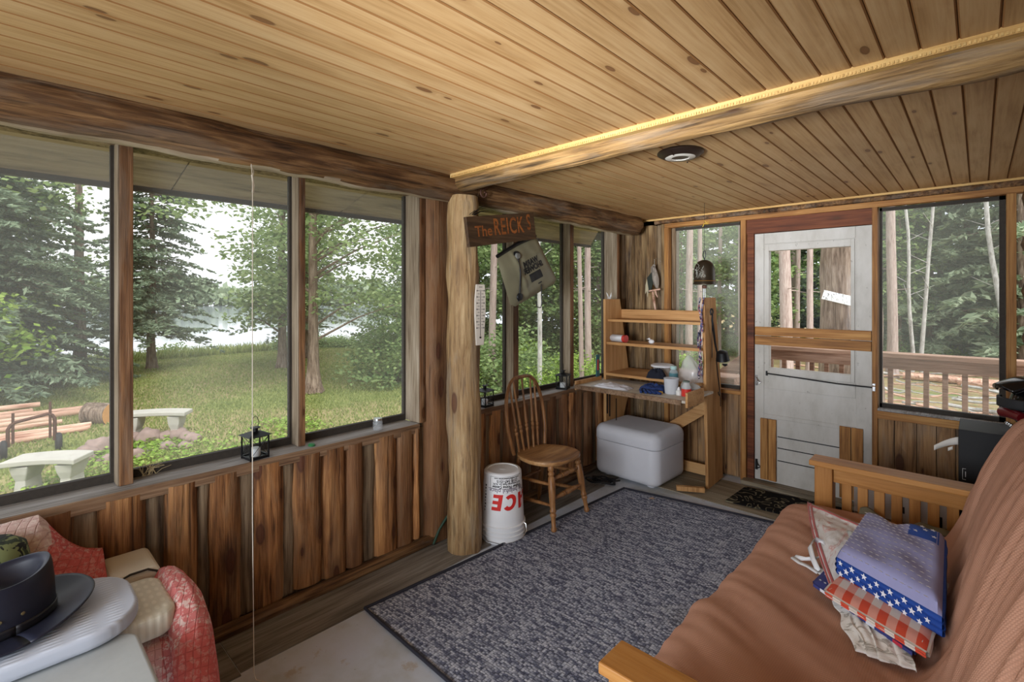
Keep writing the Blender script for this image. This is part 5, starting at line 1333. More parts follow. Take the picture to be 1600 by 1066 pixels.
root = thing('hook_bell', 'black iron pot hanger with hook hanging on the outer shelf side', 'bell', (0, 0, 0))
xh = -1.452
m = MB(); m.tube([(xh, 3.70, 1.31), (xh, 3.69, 1.335), (xh, 3.70, 1.355), (xh, 3.725, 1.355), (xh, 3.735, 1.335), (xh, 3.725, 1.31), (xh, 3.72, 1.27), (xh, 3.745, 1.20), (xh, 3.775, 1.10), (xh + .004, 3.80, 1.03)], [.006, .006, .006, .006, .006, .006, .008, .009, .008, .007], 8); m.tube([(xh, 3.715, 1.29), (xh, 3.72, 1.05), (xh, 3.715, .99)], .0025, 6); m.build('hanger', M['black'], root, smooth=True)
m = MB(); R_ = Matrix.Rotation(.25, 4, 'X'); m.lathe([(.0, .045), (.012, .045), (.040, .030), (.046, -.020), (.050, -.034), (.044, -.034), (.036, .02), (0, .03)], (xh + .045, 3.80, 1.0), 18, R_); m.build('bell_body', M['black'], root, smooth=True)
m = MB(); m.lathe([(0, .012), (.016, .010), (.02, 0), (0, -.012)], (xh + .055, 3.825, .93), 12); m.build('clapper', M['black'], root, smooth=True)
m = MB(); m.tube([(xh, 3.80, .98), (xh, 3.83, .85), (xh, 3.86, .76), (xh, 3.875, .70), (xh, 3.865, .685), (xh, 3.845, .70), (xh, 3.84, .72)], .004, 6); m.tube([(xh, 3.875, .70), (xh, 3.885, .64), (xh, 3.885, .60)], .003, 6); m.build('hook_rod', M['black'], root, smooth=True)

# ceiling lamp
root = thing('ceiling_light', 'round bronze ceiling light with frosted lens behind the cross beam', 'light', (-1.02, 2.232, 2.13))
m = MB(); m.lathe([(.098, 0), (.104, -.006), (.104, -.012), (.096, -.018), (.074, -.030), (.070, -.030)], (0, 0, 0), 40); m.tube([(.0, -.098, -.016), (0, -.07, -.032)], .003, 6); m.lathe([(0, -.006), (.004, -.004), (.004, 0)], (.0, .078, -.034), 8); m.build('rim', plain('dark_bronze', (52, 40, 34), .4, .5), root, smooth=True)
m = MB(); m.lathe([(.071, -.028), (.066, -.031), (.040, -.033), (.036, -.026), (0, -.025)], (0, 0, 0), 36); m.build('lens', plain('frosted_lens', (196, 192, 184), .35), root, smooth=True)

# ------------------------------------------------------------------ futon
M['cover'] = m_cloth('terracotta_waffle_cover', (176, 130, 108), (198, 152, 128), 1150, 950, .28, (0, 1), uv=True)
root = thing('futon_sofa', 'terracotta covered futon sofa with slatted wooden arms along the right side', 'sofa', (0, 0, 0))
prof = [(-.60, .10), (-.68, .16), (-.725, .24), (-.735, .31), (-.715, .37), (-.66, .405), (-.58, .42), (-.46, .422), (-.34, .415), (-.24, .405), (-.17, .398), (-.125, .405), (-.095, .44), (-.065, .51), (-.03, .60), (.01, .70), (.05, .80), (.09, .885), (.125, .945), (.165, .965), (.21, .95), (.235, .90), (.24, .80), (.22, .60), (.20, .30)]
PL = [Vector((p[0], 0, p[1])) for p in prof]
cum = [0]
for a, b in zip(PL[:-1], PL[1:]): cum.append(cum[-1] + (b - a).length)
def pat(s):
    s *= cum[-1]
    for i in range(len(PL) - 1):
        if s <= cum[i + 1] or i == len(PL) - 2:
            t = (s - cum[i]) / (cum[i + 1] - cum[i]); t = max(0, min(1, t))
            d = (PL[i + 1] - PL[i]).normalized()
            p0, p1, p2, p3 = PL[max(i - 1, 0)], PL[i], PL[i + 1], PL[min(i + 2, len(PL) - 1)]
            q = .5 * ((2 * p1) + (p2 - p0) * t + (2 * p0 - 5 * p1 + 4 * p2 - p3) * t * t + (3 * p1 - p0 - 3 * p2 + p3) * t ** 3)
            return q, Vector((-d.z, 0, d.x))
Y0, Y1 = 1.095, 2.915
def cover(u, v):
    """u across the profile, v along y; rounded ends"""
    p, n = pat(u)
    y = Y0 + (Y1 - Y0) * v
    e0 = min(1, (y - Y0) / .11); e1 = min(1, (Y1 - y) / .11); e = min(e0, e1)
    inset = .075 * (1 - math.sqrt(max(0, 1 - (1 - e) ** 2)))
    s = u * cum[-1]
    back = max(0, min(1, (u - .46) / .1))
    # wrinkles: pulled folds across the seat, long falling folds on the back
    w = 0
    dgl = y * 1.0 + p.x * .55
    w += (1 - back) * (.018 * noise.noise(Vector((p.x * 2.5, dgl * 6.5, 1))) + .006 * noise.noise(Vector((p.x * 5 + 4, dgl * 17, 2))))
    near = max(0, 1 - (y - Y0) / .75)
    w += (1 - back) * near * (.034 * (1 - abs(noise.noise(Vector((p.x * 1.6 + 8, dgl * 5.0, 6))) * 2)) - .010)
    fold = y * 1.0 - (p.z - .4) * .42
    w += back * (.020 * noise.noise(Vector((fold * 6, p.z * .8, 3))) + .016 * (1 - abs(noise.noise(Vector((fold * 11, p.z * 1.2, 5)))) * 2.0))
    sag = -.012 * math.exp(-((y - 2.1) / .35) ** 2) * (1 - back)
    return p - n * 0 + n * (w * min(1, e * 3) + sag - inset) + Vector((0, y - p.y, 0))
_NRM = pat(.35)[1]
m = MB(); NU, NV = 150, 200
m.grid(cover, NU, NV)
for v_, rev in ((0, False), (1, True)):
    ring = [cover(i / (NU - 1), v_) for i in range(0, NU, 3)]
    cidx = [(p.x * .92 - .01, p.y, p.z) for p in ring]
    m.poly(ring if rev else ring[::-1])
cov = m.build('mattress_cover', M['cover'], root, smooth=True)
uvl = cov.data.uv_layers.new(name='UVMap'); Lp = cum[-1]
vi = np.empty(len(cov.data.loops), np.int32); cov.data.loops.foreach_get('vertex_index', vi)
uvs = np.stack([(vi // NV) / (NU - 1) * Lp, (vi % NV) / (NV - 1) * (Y1 - Y0)], 1).astype(np.float32); uvl.data.foreach_set('uv', uvs.ravel())
def arm(y0, y1, sgn):
    """slatted arm between y0 and y1"""
    a = MB(); a.box((-.645, y0, .572), (.12, y1, .600)); arm_o = a.build('armrest', M['futonwood'], root, bevel=.004)
    yc = (y0 + y1) / 2
    b = MB(); b.box((-.625, yc - .04, .0075), (-.545, yc + .04, .572)); b.build('front_post', M['futonz'], arm_o, bevel=.003)
    b = MB(); b.box((.02, yc - .04, .0005), (.10, yc + .04, .572)); b.build('rear_post', M['futonz'], arm_o, bevel=.003)
    b = MB(); b.box((-.545, yc - .018, .495), (.02, yc + .018, .5715)); b.build('top_rail', M['futonwood'], arm_o, bevel=.003)
    b = MB(); b.box((-.545, yc - .018, .16), (.02, yc + .018, .26)); b.build('bottom_rail', M['futonwood'], arm_o, bevel=.003)
    for k in range(8):
        x = -.510 + k * .0672
        b = MB(); b.box((x, yc - .009, .255), (x + .042, yc + .009, .497)); b.build('slat', M['futonz'], arm_o, bevel=.002)
arm(2.935, 3.065, 1); arm(.975, 1.08, -1)
m = MB(); m.box((-.60, 1.10, .15), (-.56, 2.92, .23)); m.box((-.10, 1.10, .15), (-.06, 2.92, .23)); m.build('seat_rail', M['futonwood'], root)
M['under'] = plain('olive_lining', (120, 116, 96), .9)
m = MB(); m.grid(lambda u, v: (-.42 + .36 * u, 2.865 + .045 * v + .012 * math.sin(u * 13), .405 + .020 * math.sin(u * 9 + 1) * v + .006 * math.sin(u * 23)), 30, 6); m.build('lining_edge', M['under'], root, smooth=True, solid=.003)

# ------------------------------------------------------------------ folded cloths on the futon
def star(c, r, ax, ay):
    return [c + (ax * math.cos(a) + ay * math.sin(a)) * (r if k % 2 == 0 else r * .42) for k, a in enumerate([PI / 2 + 2 * PI * i / 10 for i in range(10)])]
def folded(P, th, layers=3, n=26, mw=.006, sd=0, bulge=.012, farwave=0):
    """folded cloth: four bottom corners P = near-left, far-left, far-right, near-right, then thickness; returns top(u,v) and mesh builder"""
    A, B, C, D = [Vector(p) for p in P]
    up = ((B - A).cross(D - A)).normalized()
    if up.z < 0: up = -up
    def base(u, v): return A.lerp(D, u).lerp(B.lerp(C, u), v)      # u: left->right along the near edge, v: near -> far
    def top(u, v, off=0):
        e = min(u, 1 - u, v, 1 - v)
        r = 1 - max(0, 1 - e / .07) ** 2 * .35
        p = base(u, v) + up * (th * r + bulge * (16 * u * (1 - u) * v * (1 - v)) + mw * noise.noise(Vector((u * 4 + sd, v * 4, sd))) * min(1, e * 8) + off)
        if farwave: p += (base(u, 1) - base(u, 0)).normalized() * (-farwave * math.exp(-((u - .42) / .14) ** 2) * max(0, v - .4) / .6)
        return p
    m = MB(); m.cur = 0; m.grid(top, n, n)
    m.cur = 1
    def side(e0, out):
        def f(a, b):
            u, v = e0(a); t = top(u, v); q = base(u, v)
            k = b * layers; fr = k - math.floor(k) if k < layers else 1
            bul = abs(math.sin(PI * b * layers)) ** .6
            return t.lerp(q, b) + out * (.010 * bul - .002 + .004 * noise.noise(Vector((a * 7, b * 3, sd))))
        m.grid(f, n, layers * 7 + 1)
    du = (D - A).normalized(); dv = (B - A).normalized()
    side(lambda a: (a, 0), -dv); side(lambda a: (1 - a, 1), dv); side(lambda a: (0, 1 - a), -du); side(lambda a: (1, a), du)
    m.poly([A, B, C, D])
    return m, top, base, up, du, dv
M['flagblue'] = plain('flag_blue_cloth', (30, 70, 152), .8, var=.18, nscale=10)
M['lav'] = plain('faded_lavender_cloth', (150, 150, 190), .85, var=.08, nscale=10)
M['starw'] = plain('white_star_print', (228, 230, 240), .8, var=.03)
Pb = [(-.362, 2.045, .478), (-.345, 2.520, .470), (-.088, 2.335, .530), (-.075, 1.850, .487)]
m, top, base, up, du, dv = folded(Pb, .088, 3, 30, sd=2, farwave=.05, bulge=.016, mw=.011)
m.cur = 2
for i in range(13):
    for j in range(13):
        u = .06 + .88 * (i + .5 * (j % 2) * .5) / 13; v = .03 + .92 * j / 13
        if u > .66 and v > .70: continue
        c = top(u, v, .0035); m.add(star(c, .0075, du * 1.5, dv * .75), [tuple(range(10))])
rs3 = random.Random(1)
m.cur = 1
def patch(u, v): return top(.62 + .33 * u, .72 + .24 * v, .0008)
m.grid(patch, 10, 8)
m.cur = 2
for (u, v) in ((.70, .80), (.80, .86), (.90, .80), (.76, .93), (.88, .92)): m.add(star(top(u, v, .0020), .012, du, dv), [tuple(range(10))])
for row, zb in enumerate((.84, .52, .20)):
    for k in range(7):
        u = .05 + .9 * (k + .5 * (row % 2)) / 7
        if u > .97: continue
        c = base(u, 0).lerp(top(u, 0), zb) - dv * .0125; m.add(star(c, .0115 * rs3.uniform(.85, 1.1), du, up), [tuple(range(10))])
m.cur = 3
m.grid(lambda a, b: top(a, 1) + dv * (.002 + .012 * b) + up * (.006 * (1 - b)), 26, 3)
o = m.build('star_tablecloth', [M['lav'], M['flagblue'], M['starw'], M['white']], smooth=True)
tag(o, 'blue folded tablecloth with white stars on top of the cloth pile', 'tablecloth')
# red and white checked tablecloth
M['red'] = plain('orange_red_check', (216, 82, 56), .75, var=.12, nscale=40); M['pinkc'] = plain('pink_check', (228, 160, 144), .75, var=.1, nscale=40); M['whitec'] = plain('white_check', (226, 214, 204), .8, var=.05)
def checks(m, top_, n1, n2):
    for i in range(n1):
        for j in range(n2):
            m.cur = 2 if (i % 2 and j % 2) else 1 if (i + j) % 2 else 0
            m.grid(lambda a, b: top_((i + a) / n1, (j + b) / n2), 5, 5)
Pc = [(-.372, 1.925, .452), (-.335, 2.36, .450), (-.080, 2.20, .480), (-.105, 1.775, .458)]
m, top, base, up, du, dv = folded(Pc, .022, 2, 24, sd=5, bulge=.004, mw=.003)
m2 = MB()
for i in range(11):
    for j in range(8):
        m2.cur = 0 if (i % 2 == 0 and j % 2 == 0) else 1 if (i % 2 == 0 or j % 2 == 0) and not (i % 2 and j % 2) and i % 2 == 0 else 2
        if i % 2 == 1: m2.cur = 2 if j % 2 else 1
        def f(a, b, i=i, j=j): return top((i + a) / 11, (j + b) / 8, .0006)
        m2.grid(f, 4, 4)
    m2.cur = 0 if i % 2 == 0 else 2
    def g(a, b, i=i): return base((i + a) / 11, 0).lerp(top((i + a) / 11, 0), 1 - b) - dv * (.0105 + .003 * math.sin(b * 6.28))
    m2.grid(g, 4, 8)
m.cur = 0; m.mi = [2] * len(m.mi)
b0 = len(m.v); m.v += m2.v; m.f += [tuple(i + b0 for i in q) for q in m2.f]; m.mi += m2.mi
tag(m.build('checked_tablecloth', [M['red'], M['pinkc'], M['whitec']], smooth=True), 'red and white checked tablecloth folded under the blue star cloth', 'tablecloth')
# clear packed placemats with red hem
def m_plastic():
    t = NT('packed_white_vinyl'); v = t.obj()
    n = t.noise(t.map(v, (16, 5, 10)), 1, 5, .6, 1.5)
    c = t.ramp(n, (.38, (232, 232, 236)), (.56, (224, 220, 220)), (.64, (210, 156, 152)), (.70, (228, 222, 220)))
    return t.finish(c, .16, t.bump(n, .5, .012), spec=.7)
pl = [Vector(p) for p in ((-.345, 1.905, .446), (-.600, 2.700, .452), (-.330, 2.545, .462), (-.13, 1.93, .452))]
def plf(u, v, off=0):
    p = pl[0].lerp(pl[3], u).lerp(pl[1].lerp(pl[2], u), v)
    side = .028 * math.sin(v * PI) * (1 - u)
    return p + Vector((-side * .6, 0, .010 + .022 * math.sin(PI * min(1, v * 1.1)) * math.sin(PI * min(1, .15 + u)) + .003 * noise.noise(Vector((u * 6, v * 14, 3))) + off))
m = MB(); m.cur = 0; m.grid(plf, 30, 44)
m.cur = 1
for u0, u1 in ((.0, .028), (.045, .085)): m.grid(lambda a, b: plf(u0 + (u1 - u0) * a, b, .0012), 3, 44)
for v0, v1 in ((.955, .985),): m.grid(lambda a, b: plf(a, v0 + (v1 - v0) * b, .0012), 30, 3)
m.cur = 2; m.grid(lambda a, b: plf(.55 + .12 * a + .02 * b, .62 + .13 * b, .004 + .008 * math.sin(a * 3)), 6, 8)
tag(m.build('packed_placemats', [m_plastic(), plain('red_hem', (186, 92, 92), .4), plain('clear_tape', (190, 196, 196), .3)], smooth=True, solid=.004), 'shiny plastic pack of white placemats with red hem, pointing to the far arm', 'placemats')
# striped flag cloth strip and the gray white cloth below
Pf = [(-.42, 1.99, .437), (-.39, 2.25, .437), (-.12, 2.05, .446), (-.135, 1.79, .442)]
m, top, base, up, du, dv = folded(Pf, .016, 2, 22, sd=8, bulge=.002, mw=.003)
m.mi = [0] * len(m.mi)
for k in range(12):
    m.cur = 2 if (k > 8 and k % 2 == 0) else 1 if k % 3 == 1 else 0
    def g(a, b, k=k): return base((k + a) / 12, 0).lerp(top((k + a) / 12, 0), 1 - b) - dv * .0112
    m.grid(g, 3, 5)
m.cur = 1
for k in range(4):
    for j in range(3): m.add(star(top(.04 + .06 * j, .1 + .2 * k, .001), .007, du, dv), [tuple(range(10))])
tag(m.build('flag_cloth', [plain('flag_navy', (60, 66, 130), .85, var=.2, nscale=60), M['starw'], plain('flag_red', (190, 50, 70), .8)], smooth=True), 'thin folded flag cloth with blue and red strips under the checked cloth', 'cloth')
def m_gray():
    t = NT('gray_white_print_cloth'); v = t.obj()
    n = t.noise(t.map(v, (14, 22, 14)), 1, 5, .6, 1.8)
    return t.finish(t.ramp(n, (.38, (246, 245, 243)), (.56, (234, 232, 227)), (.60, (164, 160, 150)), (.68, (226, 224, 220))), .9, t.bump(n, .4, .006))
mg = m_gray()
g4 = [Vector(p) for p in ((-.262, 1.735, .414), (-.465, 2.19, .414), (-.22, 2.12, .414), (-.125, 1.745, .418))]
def gf(u, v):
    p = g4[0].lerp(g4[3], u).lerp(g4[1].lerp(g4[2], u), v)
    e = min(u, 1 - u, v, 1 - v)
    fold = abs(noise.noise(Vector((u * 3 + v * 2, v * 9, 5))))
    out = Vector((-.75, -.65, 0)) * (.022 * noise.noise(Vector((v * 7, 2, u * 2))) * (1 - u) + .03 * noise.noise(Vector((u * 5, 9, 0))) * (1 - v))
    return p + out + Vector((0, 0, (.004 + .022 * min(1, e * 7)) * (.65 + .5 * fold) + .003 * math.sin(u * 40 + v * 9) * min(1, e * 6)))
root = thing('gray_apron', 'crumpled gray and white cloth with tie straps at the bottom of the pile', 'cloth', (0, 0, 0))
m = MB(); m.grid(gf, 44, 50); m.build('cloth', mg, root, smooth=True, solid=.002)
m = MB()
def ribbon(m, pts, w, wd):
    wd = Vector(wd); pts = [Vector(p) for p in pts]
    m.add([p + wd * (w / 2) * s for p in pts for s in (-1, 1)], [(2 * i, 2 * i + 1, 2 * i + 3, 2 * i + 2) for i in range(len(pts) - 1)])
ribbon(m, [(-.43, 2.10, .438), (-.455, 2.14, .455), (-.48, 2.20, .475), (-.475, 2.25, .488), (-.45, 2.26, .480), (-.435, 2.22, .462), (-.45, 2.17, .45), (-.49, 2.155, .440), (-.525, 2.165, .432)], .02, (.55, .3, .78))
ribbon(m, [(-.43, 2.09, .436), (-.47, 2.12, .434), (-.50, 2.13, .432), (-.53, 2.15, .434)], .018, (.3, .9, .1))
m.build('strap', M['white'], root, smooth=True, solid=.003)

# ------------------------------------------------------------------ behind the futon
root = thing('cardboard_box', 'tall black cardboard box behind the far futon arm under the right window', 'box', (0, 0, 0))
m = MB(); m.box((-.082, 3.62, .001), (.15, 3.95, .728)); m.build('box_body', plain('black_card', (22, 21, 23), .6, var=.2, nscale=30), root, bevel=.003)
m = MB()
m.box((-.066, 3.6185, .46), (-.064, 3.6195, .52)); m.box((-.066, 3.6185, .46), (-.052, 3.6195, .462)); m.box((-.066, 3.6185, .518), (-.052, 3.6195, .52)); m.box((-.055, 3.6185, .475), (-.052, 3.6195, .505))
m.build('white_print', M['white'], root)
m = MB(); m.grid(lambda u, v: (-.083 - .10 * u, 3.64 - .02 * u + .01 * math.sin(u * 3), .66 - .055 * u ** 1.3 + (v - .5) * .042 * (1 - .35 * u)), 12, 3); m.grid(lambda u, v: (-.105 - .02 * u, 3.632, .628 - .018 * v - .012 * u), 4, 3)
m.build('tape_flap', plain('white_tape', (222, 216, 208), .5), root, smooth=True, solid=.0015)
# white carton seen through the slats
root = thing('white_carton', 'white printed carton standing behind the slats of the far futon arm', 'box', (0, 0, 0))
m = MB(); m.box((-.505, 3.30, .006), (-.09, 3.58, .455)); m.cur = 1; m.box((-.504, 3.2985, .10), (-.091, 3.30, .395))
m.cur = 2; m.box((-.504, 3.2975, .235), (-.091, 3.2984, .262))
m.build('carton_body', [M['white'], plain('carton_gray', (190, 180, 172), .7), plain('carton_brown', (124, 96, 76), .7)], root, bevel=.002)
for i, (ch, x, z) in enumerate((('M', -.385, .335), ('.', -.385, .315), ('N', -.300, .325), ('.', -.300, .303), ('L', -.13, .30))):
    m = MB(); place_text(m, ch, .045 if ch != 'L' else .09, frame((x, 3.2968, z), (1, 0, 0), (0, 0, 1)), bold=.002); m.build('letter', M['black'], root)
# helmet on the box
root = thing('helmet', 'black motorcycle style helmet with visor at the right edge, on the black box', 'helmet', (.235, 3.78, .7285))
root.rotation_euler = (0, 0, .5)
bmx = bmesh.new(); bmesh.ops.create_uvsphere(bmx, u_segments=32, v_segments=20, radius=1)
m = MB(); 
for v in bmx.verts:
    v.co = Vector((v.co.x * .125, v.co.y * .105, .150 + v.co.z * .135))
    if v.co.x < -.05 and v.co.z < .16: v.co.x *= 1.12
    if v.co.z < .03: v.co.z = .03 - (.03 - v.co.z) * .2
bmx.verts.ensure_lookup_table(); m.add([v.co.copy() for v in bmx.verts], [tuple(v.index for v in f.verts) for f in bmx.faces]); bmx.free()
M['gloss'] = plain('gloss_black', (16, 16, 18), .12, spec=.7)
m.build('shell', M['gloss'], root, smooth=True)
m = MB(); m.grid(lambda u, v: (-.075 - .115 * u * (1 - .30 * abs(2 * v - 1) ** 2), (v - .5) * .20 * (1 - .30 * u), .258 - .030 * u + .030 * (1 - (2 * v - 1) ** 2) - .012 * u * u), 14, 14); m.build('visor', M['gloss'], root, smooth=True, solid=.022)
m = MB(); m.tube([(-.12, y, .07 + .03 * math.cos(y * 9)) for y in np.linspace(-.075, .075, 9)], .028, 10); m.build('chin_bar', plain('dark_red_gloss', (110, 22, 28), .3), root, smooth=True)
m = MB(); m.grid(lambda u, v: (-.08 - .085 * math.cos((v - .5) * 2.2) * (1 + .02), .105 * math.sin((v - .5) * 2.2), .135 + .05 * u), 6, 16); m.build('goggle', M['rubber'], root, smooth=True, solid=.012)
m = MB()
for k in range(9): m.lathe([(0, .012), (.007, .008), (.008, 0), (0, -.004)], (-.15 + .004 * k, -.06 + .014 * k, .035 + .004 * (k % 2)), 8)
m.build('stud_trim', M['chrome'], root, smooth=True)

# ------------------------------------------------------------------ lower left: armchair with quilt, cushions, hats, white table
M['vinylw'] = plain('ivory_vinyl', (222, 214, 196), .35, var=.06, nscale=14)
root = thing('armchair', 'ivory vinyl armchair against the left wall, mostly under the red quilt', 'armchair', (0, 0, 0))
m = MB(); m.box((-2.30, -.62, .12), (-1.80, .40, .40)); m.build('seat_base', M['vinylw'], root, bevel=.02, bseg=3)
m = MB(); m.box((-2.325, -.62, .12), (-2.225, .12, .66)); m.build('backrest', M['vinylw'], root, bevel=.035, bseg=4)
m = MB(); m.box((-2.318, .275, .12), (-2.105, .425, .498)); m.build('arm', M['vinylw'], root, bevel=.022, bseg=4)
m = MB(); m.box((-2.085, .412, .12), (-1.83, .470, .455)); m.build('arm', M['vinylw'], root, bevel=.022, bseg=4)
for x in (-2.26, -1.86):
    for y in (-.55, .34): mm = MB(); mm.tube([(x, y, .0045), (x, y, .13)], .018, 10); mm.build('leg', M['black'], root)
m = MB(); m.tube([(-2.109, .290, .455), (-2.108, .305, .488), (-2.107, .335, .499), (-2.107, .385, .499), (-2.108, .412, .482), (-2.108, .426, .45), (-2.108, .427, .40)], .004, 6); m.build('piping', M['dark'], root, smooth=True)
def m_quilt():
    t = NT('red_patchwork_quilt'); v = t.obj()
    sp = t.n('SeparateXYZ', 0, Vector=v); 
    n = t.noise(v, 4, 3)
    fine = t.noise(t.map(v, (60, 60, 60)), 1, 3, .7)
    patchy = t.n('TexVoronoi', 1, Vector=t.map(v, (4.2, 4.6, 3.4)), Scale=1, Randomness=.35)
    k = t.n('SeparateColor', 0, Color=patchy)
    c = t.ramp(k, (.18, (210, 104, 96)), (.40, (200, 100, 98)), (.62, (204, 130, 126)), (.90, (206, 176, 168)))
    white = t.smooth(fine, .50, .60)
    c = t.mix(t.math('MULTIPLY', white, t.math('ADD', t.math('MULTIPLY', t.smooth(k, .3, .5), .45), .25)), c, lin((222, 206, 196)))
    # stitched lines: two families of bands
    y = t.n('SeparateXYZ', 1, Vector=v); z = t.n('SeparateXYZ', 2, Vector=v); x = t.n('SeparateXYZ', 0, Vector=v)
    def lines(s, f):
        fr = t.math('FRACT', t.math('MULTIPLY', s, f)); return t.math('ABSOLUTE', t.math('SUBTRACT', fr, .5))
    la = lines(t.math('ADD', t.math('ADD', y, t.math('MULTIPLY', x, .4)), t.math('MULTIPLY', n, .06)), 44.)
    lb = lines(t.math('ADD', t.math('SUBTRACT', z, t.math('MULTIPLY', x, .8)), t.math('MULTIPLY', n, .08)), 30.)
    seam = t.math('MAXIMUM', t.smooth(la, .40, .50), t.math('MULTIPLY', t.smooth(lb, .42, .50), .8))
    c = t.mix(t.math('MULTIPLY', seam, .22), c, lin((140, 60, 60)))
    h = t.math('SUBTRACT', t.math('MULTIPLY', fine, .4), seam)
    return t.finish(c, .95, t.bump(h, .5, .006), spec=.1)
root = thing('quilt', 'red and white patchwork quilt thrown over the armchair', 'quilt', (0, 0, 0))
mq = m_quilt()
def qback(u, v):
    y = -.75 + 1.03 * u
    edge = max(0, min(1, (y - .12) / .16)); drop = .165 * (1 - (1 - edge) ** 2)
    pr = [(-2.332, .50), (-2.335, .62), (-2.325, .69), (-2.285, .713), (-2.235, .70), (-2.195, .66), (-2.16, .60), (-2.12, .545), (-2.06, .50), (-2.0, .462)]
    f = v * (len(pr) - 1); i = min(int(f), len(pr) - 2); t = f - i
    x = pr[i][0] * (1 - t) + pr[i + 1][0] * t; z = pr[i][1] * (1 - t) + pr[i + 1][1] * t
    z -= drop * max(0, (z - .5) / .2) ** .5 if z > .5 else 0
    z += .012 * noise.noise(Vector((y * 6, v * 4, 1))) * (1 if v > .2 else 0) + .010 * (1 - abs(noise.noise(Vector((y * 5 + v * 2, 3, 3)))) * 2) * (1 if v > .35 else 0)
    return (x + .006 * noise.noise(Vector((y * 8, v * 5, 8))) + .03 * edge * v, y, z)
m = MB(); m.grid(qback, 70, 50); m.build('back_drape', mq, root, smooth=True, solid=.012)
def qarm(u, v):
    x = -2.095 + .47 * u
    pr = [(.392, .43), (.400, .475), (.420, .508), (.448, .508), (.474, .482), (.490, .43), (.500, .34), (.508, .22), (.516, .12), (.527, .030)]
    f = v * (len(pr) - 1); i = min(int(f), len(pr) - 2); t = f - i
    y = pr[i][0] * (1 - t) + pr[i + 1][0] * t; z = pr[i][1] * (1 - t) + pr[i + 1][1] * t
    front = max(0, (x + 1.86) / .235)
    z = z - .20 * front ** 1.6 * max(0, (z - .05)) / .47 * 1.2
    y += -.02 * front + .012 * noise.noise(Vector((x * 7, z * 5, 3))) * (v > .3) + .010 * math.sin(x * 26 + z * 5) * max(0, v - .4)
    if u < .12: z -= .02 * (1 - u / .12)
    return (x, y, z + .006 * noise.noise(Vector((x * 9, y * 9, 1))))
m = MB(); m.grid(qarm, 60, 60); m.build('arm_drape', mq, root, smooth=True, solid=.012)

def qfront(u, v):
    y = -.20 + .692 * u
    pr = [(-1.90, .402), (-1.83, .408), (-1.795, .395), (-1.782, .34), (-1.781, .24), (-1.783, .14), (-1.781, .035)]
    f = v * (len(pr) - 1); i = min(int(f), len(pr) - 2); t = f - i
    x = pr[i][0] * (1 - t) + pr[i + 1][0] * t; z = pr[i][1] * (1 - t) + pr[i + 1][1] * t
    return (x + (.006 * math.sin(y * 40) - .006) * min(1, v * 1.5), y, z)
m = MB(); m.grid(qfront, 40, 30); m.build('front_drape', mq, root, smooth=True, solid=.006)

def cushion(name, label, x0, x1, y0, y1, z0, z1, r, mat_, pip, group=None):
    root = thing(name, label, 'cushion', ((x0 + x1) / 2, (y0 + y1) / 2, 0))
    m = MB(); rbox(m, (x1 - x0) / 2, (y1 - y0) / 2, z0, z1, r, (z1 - z0) * .40, (z1 - z0) * .26)
    m.build('cover', mat_, root, smooth=True)
    m = MB(); pts = []
    hx, hy = (x1 - x0) / 2, (y1 - y0) / 2
    for cx, cy, a0_ in ((1, 1, 0), (-1, 1, 90), (-1, -1, 180), (1, -1, 270)):
        for k in range(9):
            a = math.radians(a0_ + 90 * k / 8); pts.append((cx * (hx - r) + (r - .006) * math.cos(a), cy * (hy - r) + (r - .006) * math.sin(a), z1 - .012))
    m.tube(pts, .0045, 6, closed=True); m.build('piping', pip, root, smooth=True)
    return root
M['padw'] = m_cloth('white_ribbed_pad', (176, 182, 196), (196, 201, 212), 420, 90, .45, (0, 1))
M['padi'] = m_cloth('ivory_quilted_pad', (196, 188, 168), (214, 208, 192), 160, 300, .5, (0, 1))
cushion('seat_cushion', 'ivory ribbed cushion under the white pad, by the quilted arm', -2.06, -1.785, -.55, .405, .418, .500, .05, M['padi'], M['padi'])
cushion('seat_cushion', 'white ribbed oval pad lying on top under the dark hat', -2.075, -1.715, -.58, .312, .503, .550, .13, M['padw'], M['white'])
M['tablew'] = plain('speckled_white_plastic', (176, 180, 180), .5, nscale=40, var=.06)
root = thing('side_table', 'white plastic side table with rounded corner at bottom left', 'table', (0, 0, 0))
m = MB(); rbox(m, .27, .44, .462, .498, .055, .012, .012); o = m.build('tabletop', M['tablew'], root, smooth=True); o.location = (-1.50, -.145, 0)
for x in (-1.70, -1.30):
    for y in (-.50, .22): mm = MB(); mm.tube([(x, y, .001), (x, y, .465)], [.016, .022], 10); mm.build('leg', M['tablew'], root, smooth=True)
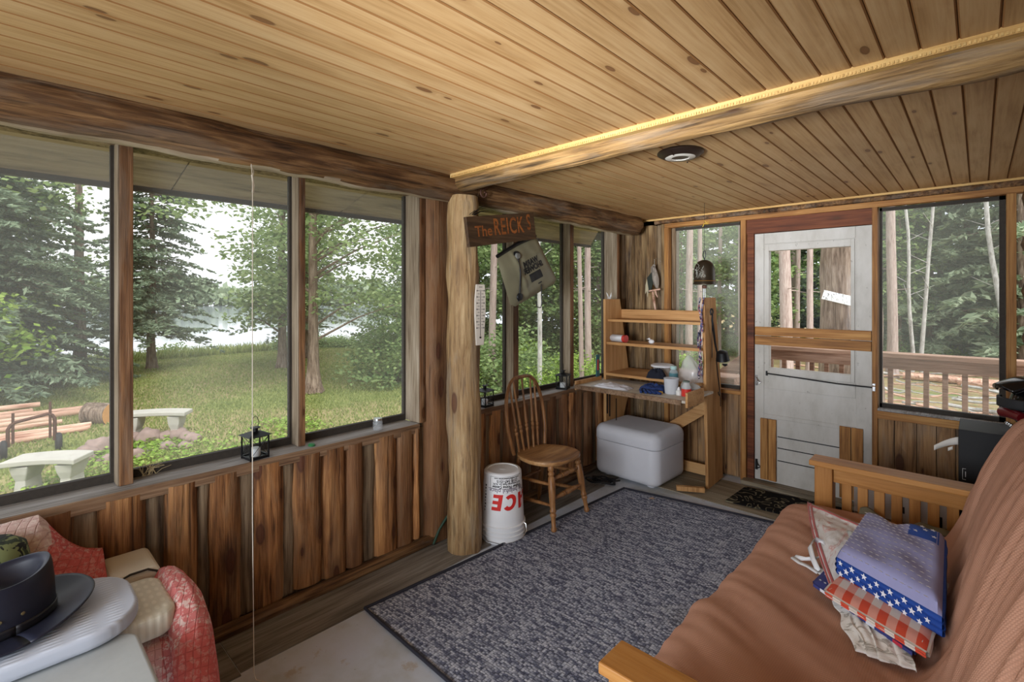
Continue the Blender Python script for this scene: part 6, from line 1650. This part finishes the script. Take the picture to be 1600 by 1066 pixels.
# leather hat
M['leather'] = plain('black_navy_leather', (30, 32, 46), .42, var=.35, nscale=9, bump=.1)
root = thing('leather_hat', 'dark navy leather outback hat resting on the white pad', 'hat', (-1.915, .018, .5585), .35)
def brim(u, v):
    a = 2 * PI * u; rx, ry = .092 + .080 * v, .114 + .094 * v
    z = .006 + .020 * v ** 2 * math.cos(2 * a) * -1 + .012 * v + .004 * math.sin(3 * a) * v
    return (rx * math.cos(a), ry * math.sin(a), max(.002, z + .012 * abs(math.cos(a)) * v))
m = MB(); m.grid(brim, 64, 14); m.build('brim', M['leather'], root, smooth=True, solid=.004)
cp = [(1.0, .006), (1.0, .03), (.985, .07), (.955, .100), (.93, .115), (.90, .121), (.84, .120), (.76, .108), (.6, .092), (.35, .082), (.0, .080)]
m = MB(); n = 64; vs = []
for q, z in cp:
    for k in range(n):
        a = 2 * PI * k / n; c, s = math.cos(a), math.sin(a)
        dz = .020 * (s ** 2) * (1 if z > .07 else z / .07) * (1 if q > .7 else -.3)
        pinch = 1 - .12 * max(0, s) ** 4 * (1 if z > .05 else 0)
        vs.append((.097 * q * c * pinch, .121 * q * s, z * 1.12 + dz))
m.add(vs, [(i * n + k, i * n + (k + 1) % n, (i + 1) * n + (k + 1) % n, (i + 1) * n + k) for i in range(len(cp) - 1) for k in range(n)])
hcr = m.build('crown', M['leather'], root, smooth=True)
m = MB(); m.grid(lambda u, v: (.0990 * math.cos(2 * PI * u), .1232 * math.sin(2 * PI * u), .010 + .024 * v), 64, 4); m.build('band', plain('black_band', (26, 25, 30), .45), hcr, smooth=True, solid=.003)
me_ = plain('brass_eyelet', (150, 136, 100), .35, .8)
for a in (-.25, .12): m = MB(); m.lathe([(.0022, .0), (.0045, .001), (.0045, .0025), (.0022, .003)], (.0975 * math.cos(a), .1215 * math.sin(a), .058), 12, Matrix.Rotation(a, 4, 'Z') @ Matrix.Rotation(PI / 2, 4, 'Y')); m.build('eyelet', me_, hcr, smooth=True)
# camouflage hat behind it
def m_camo():
    t = NT('camouflage_cloth'); v = t.obj()
    n = t.noise(t.map(v, (22, 22, 22)), 1, 2, .5, .8); n2 = t.noise(t.map(v, (26, 26, 26), (3, 1, 2)), 1, 2, .5, .5)
    c = t.mix(t.smooth(n, .49, .52), lin((120, 128, 84)), lin((50, 60, 42))); c = t.mix(t.smooth(n2, .54, .57), c, lin((26, 28, 26)))
    return t.finish(c, .9)
root = thing('camouflage_hat', 'green camouflage cloth hat lying behind the dark leather hat', 'hat', (-2.125, .0, .566), 0)
m = MB(); m.lathe([(.095, .03), (.092, .10), (.085, .135), (.06, .155), (0, .16)], (0, 0, 0), 36, sy=1.0); m.build('crown', m_camo(), root, smooth=True)
m = MB(); m.lathe([(.094, .032), (.115, .016), (.125, .010)], (0, 0, 0), 36); m.build('brim', m_camo(), root, smooth=True, solid=.004)
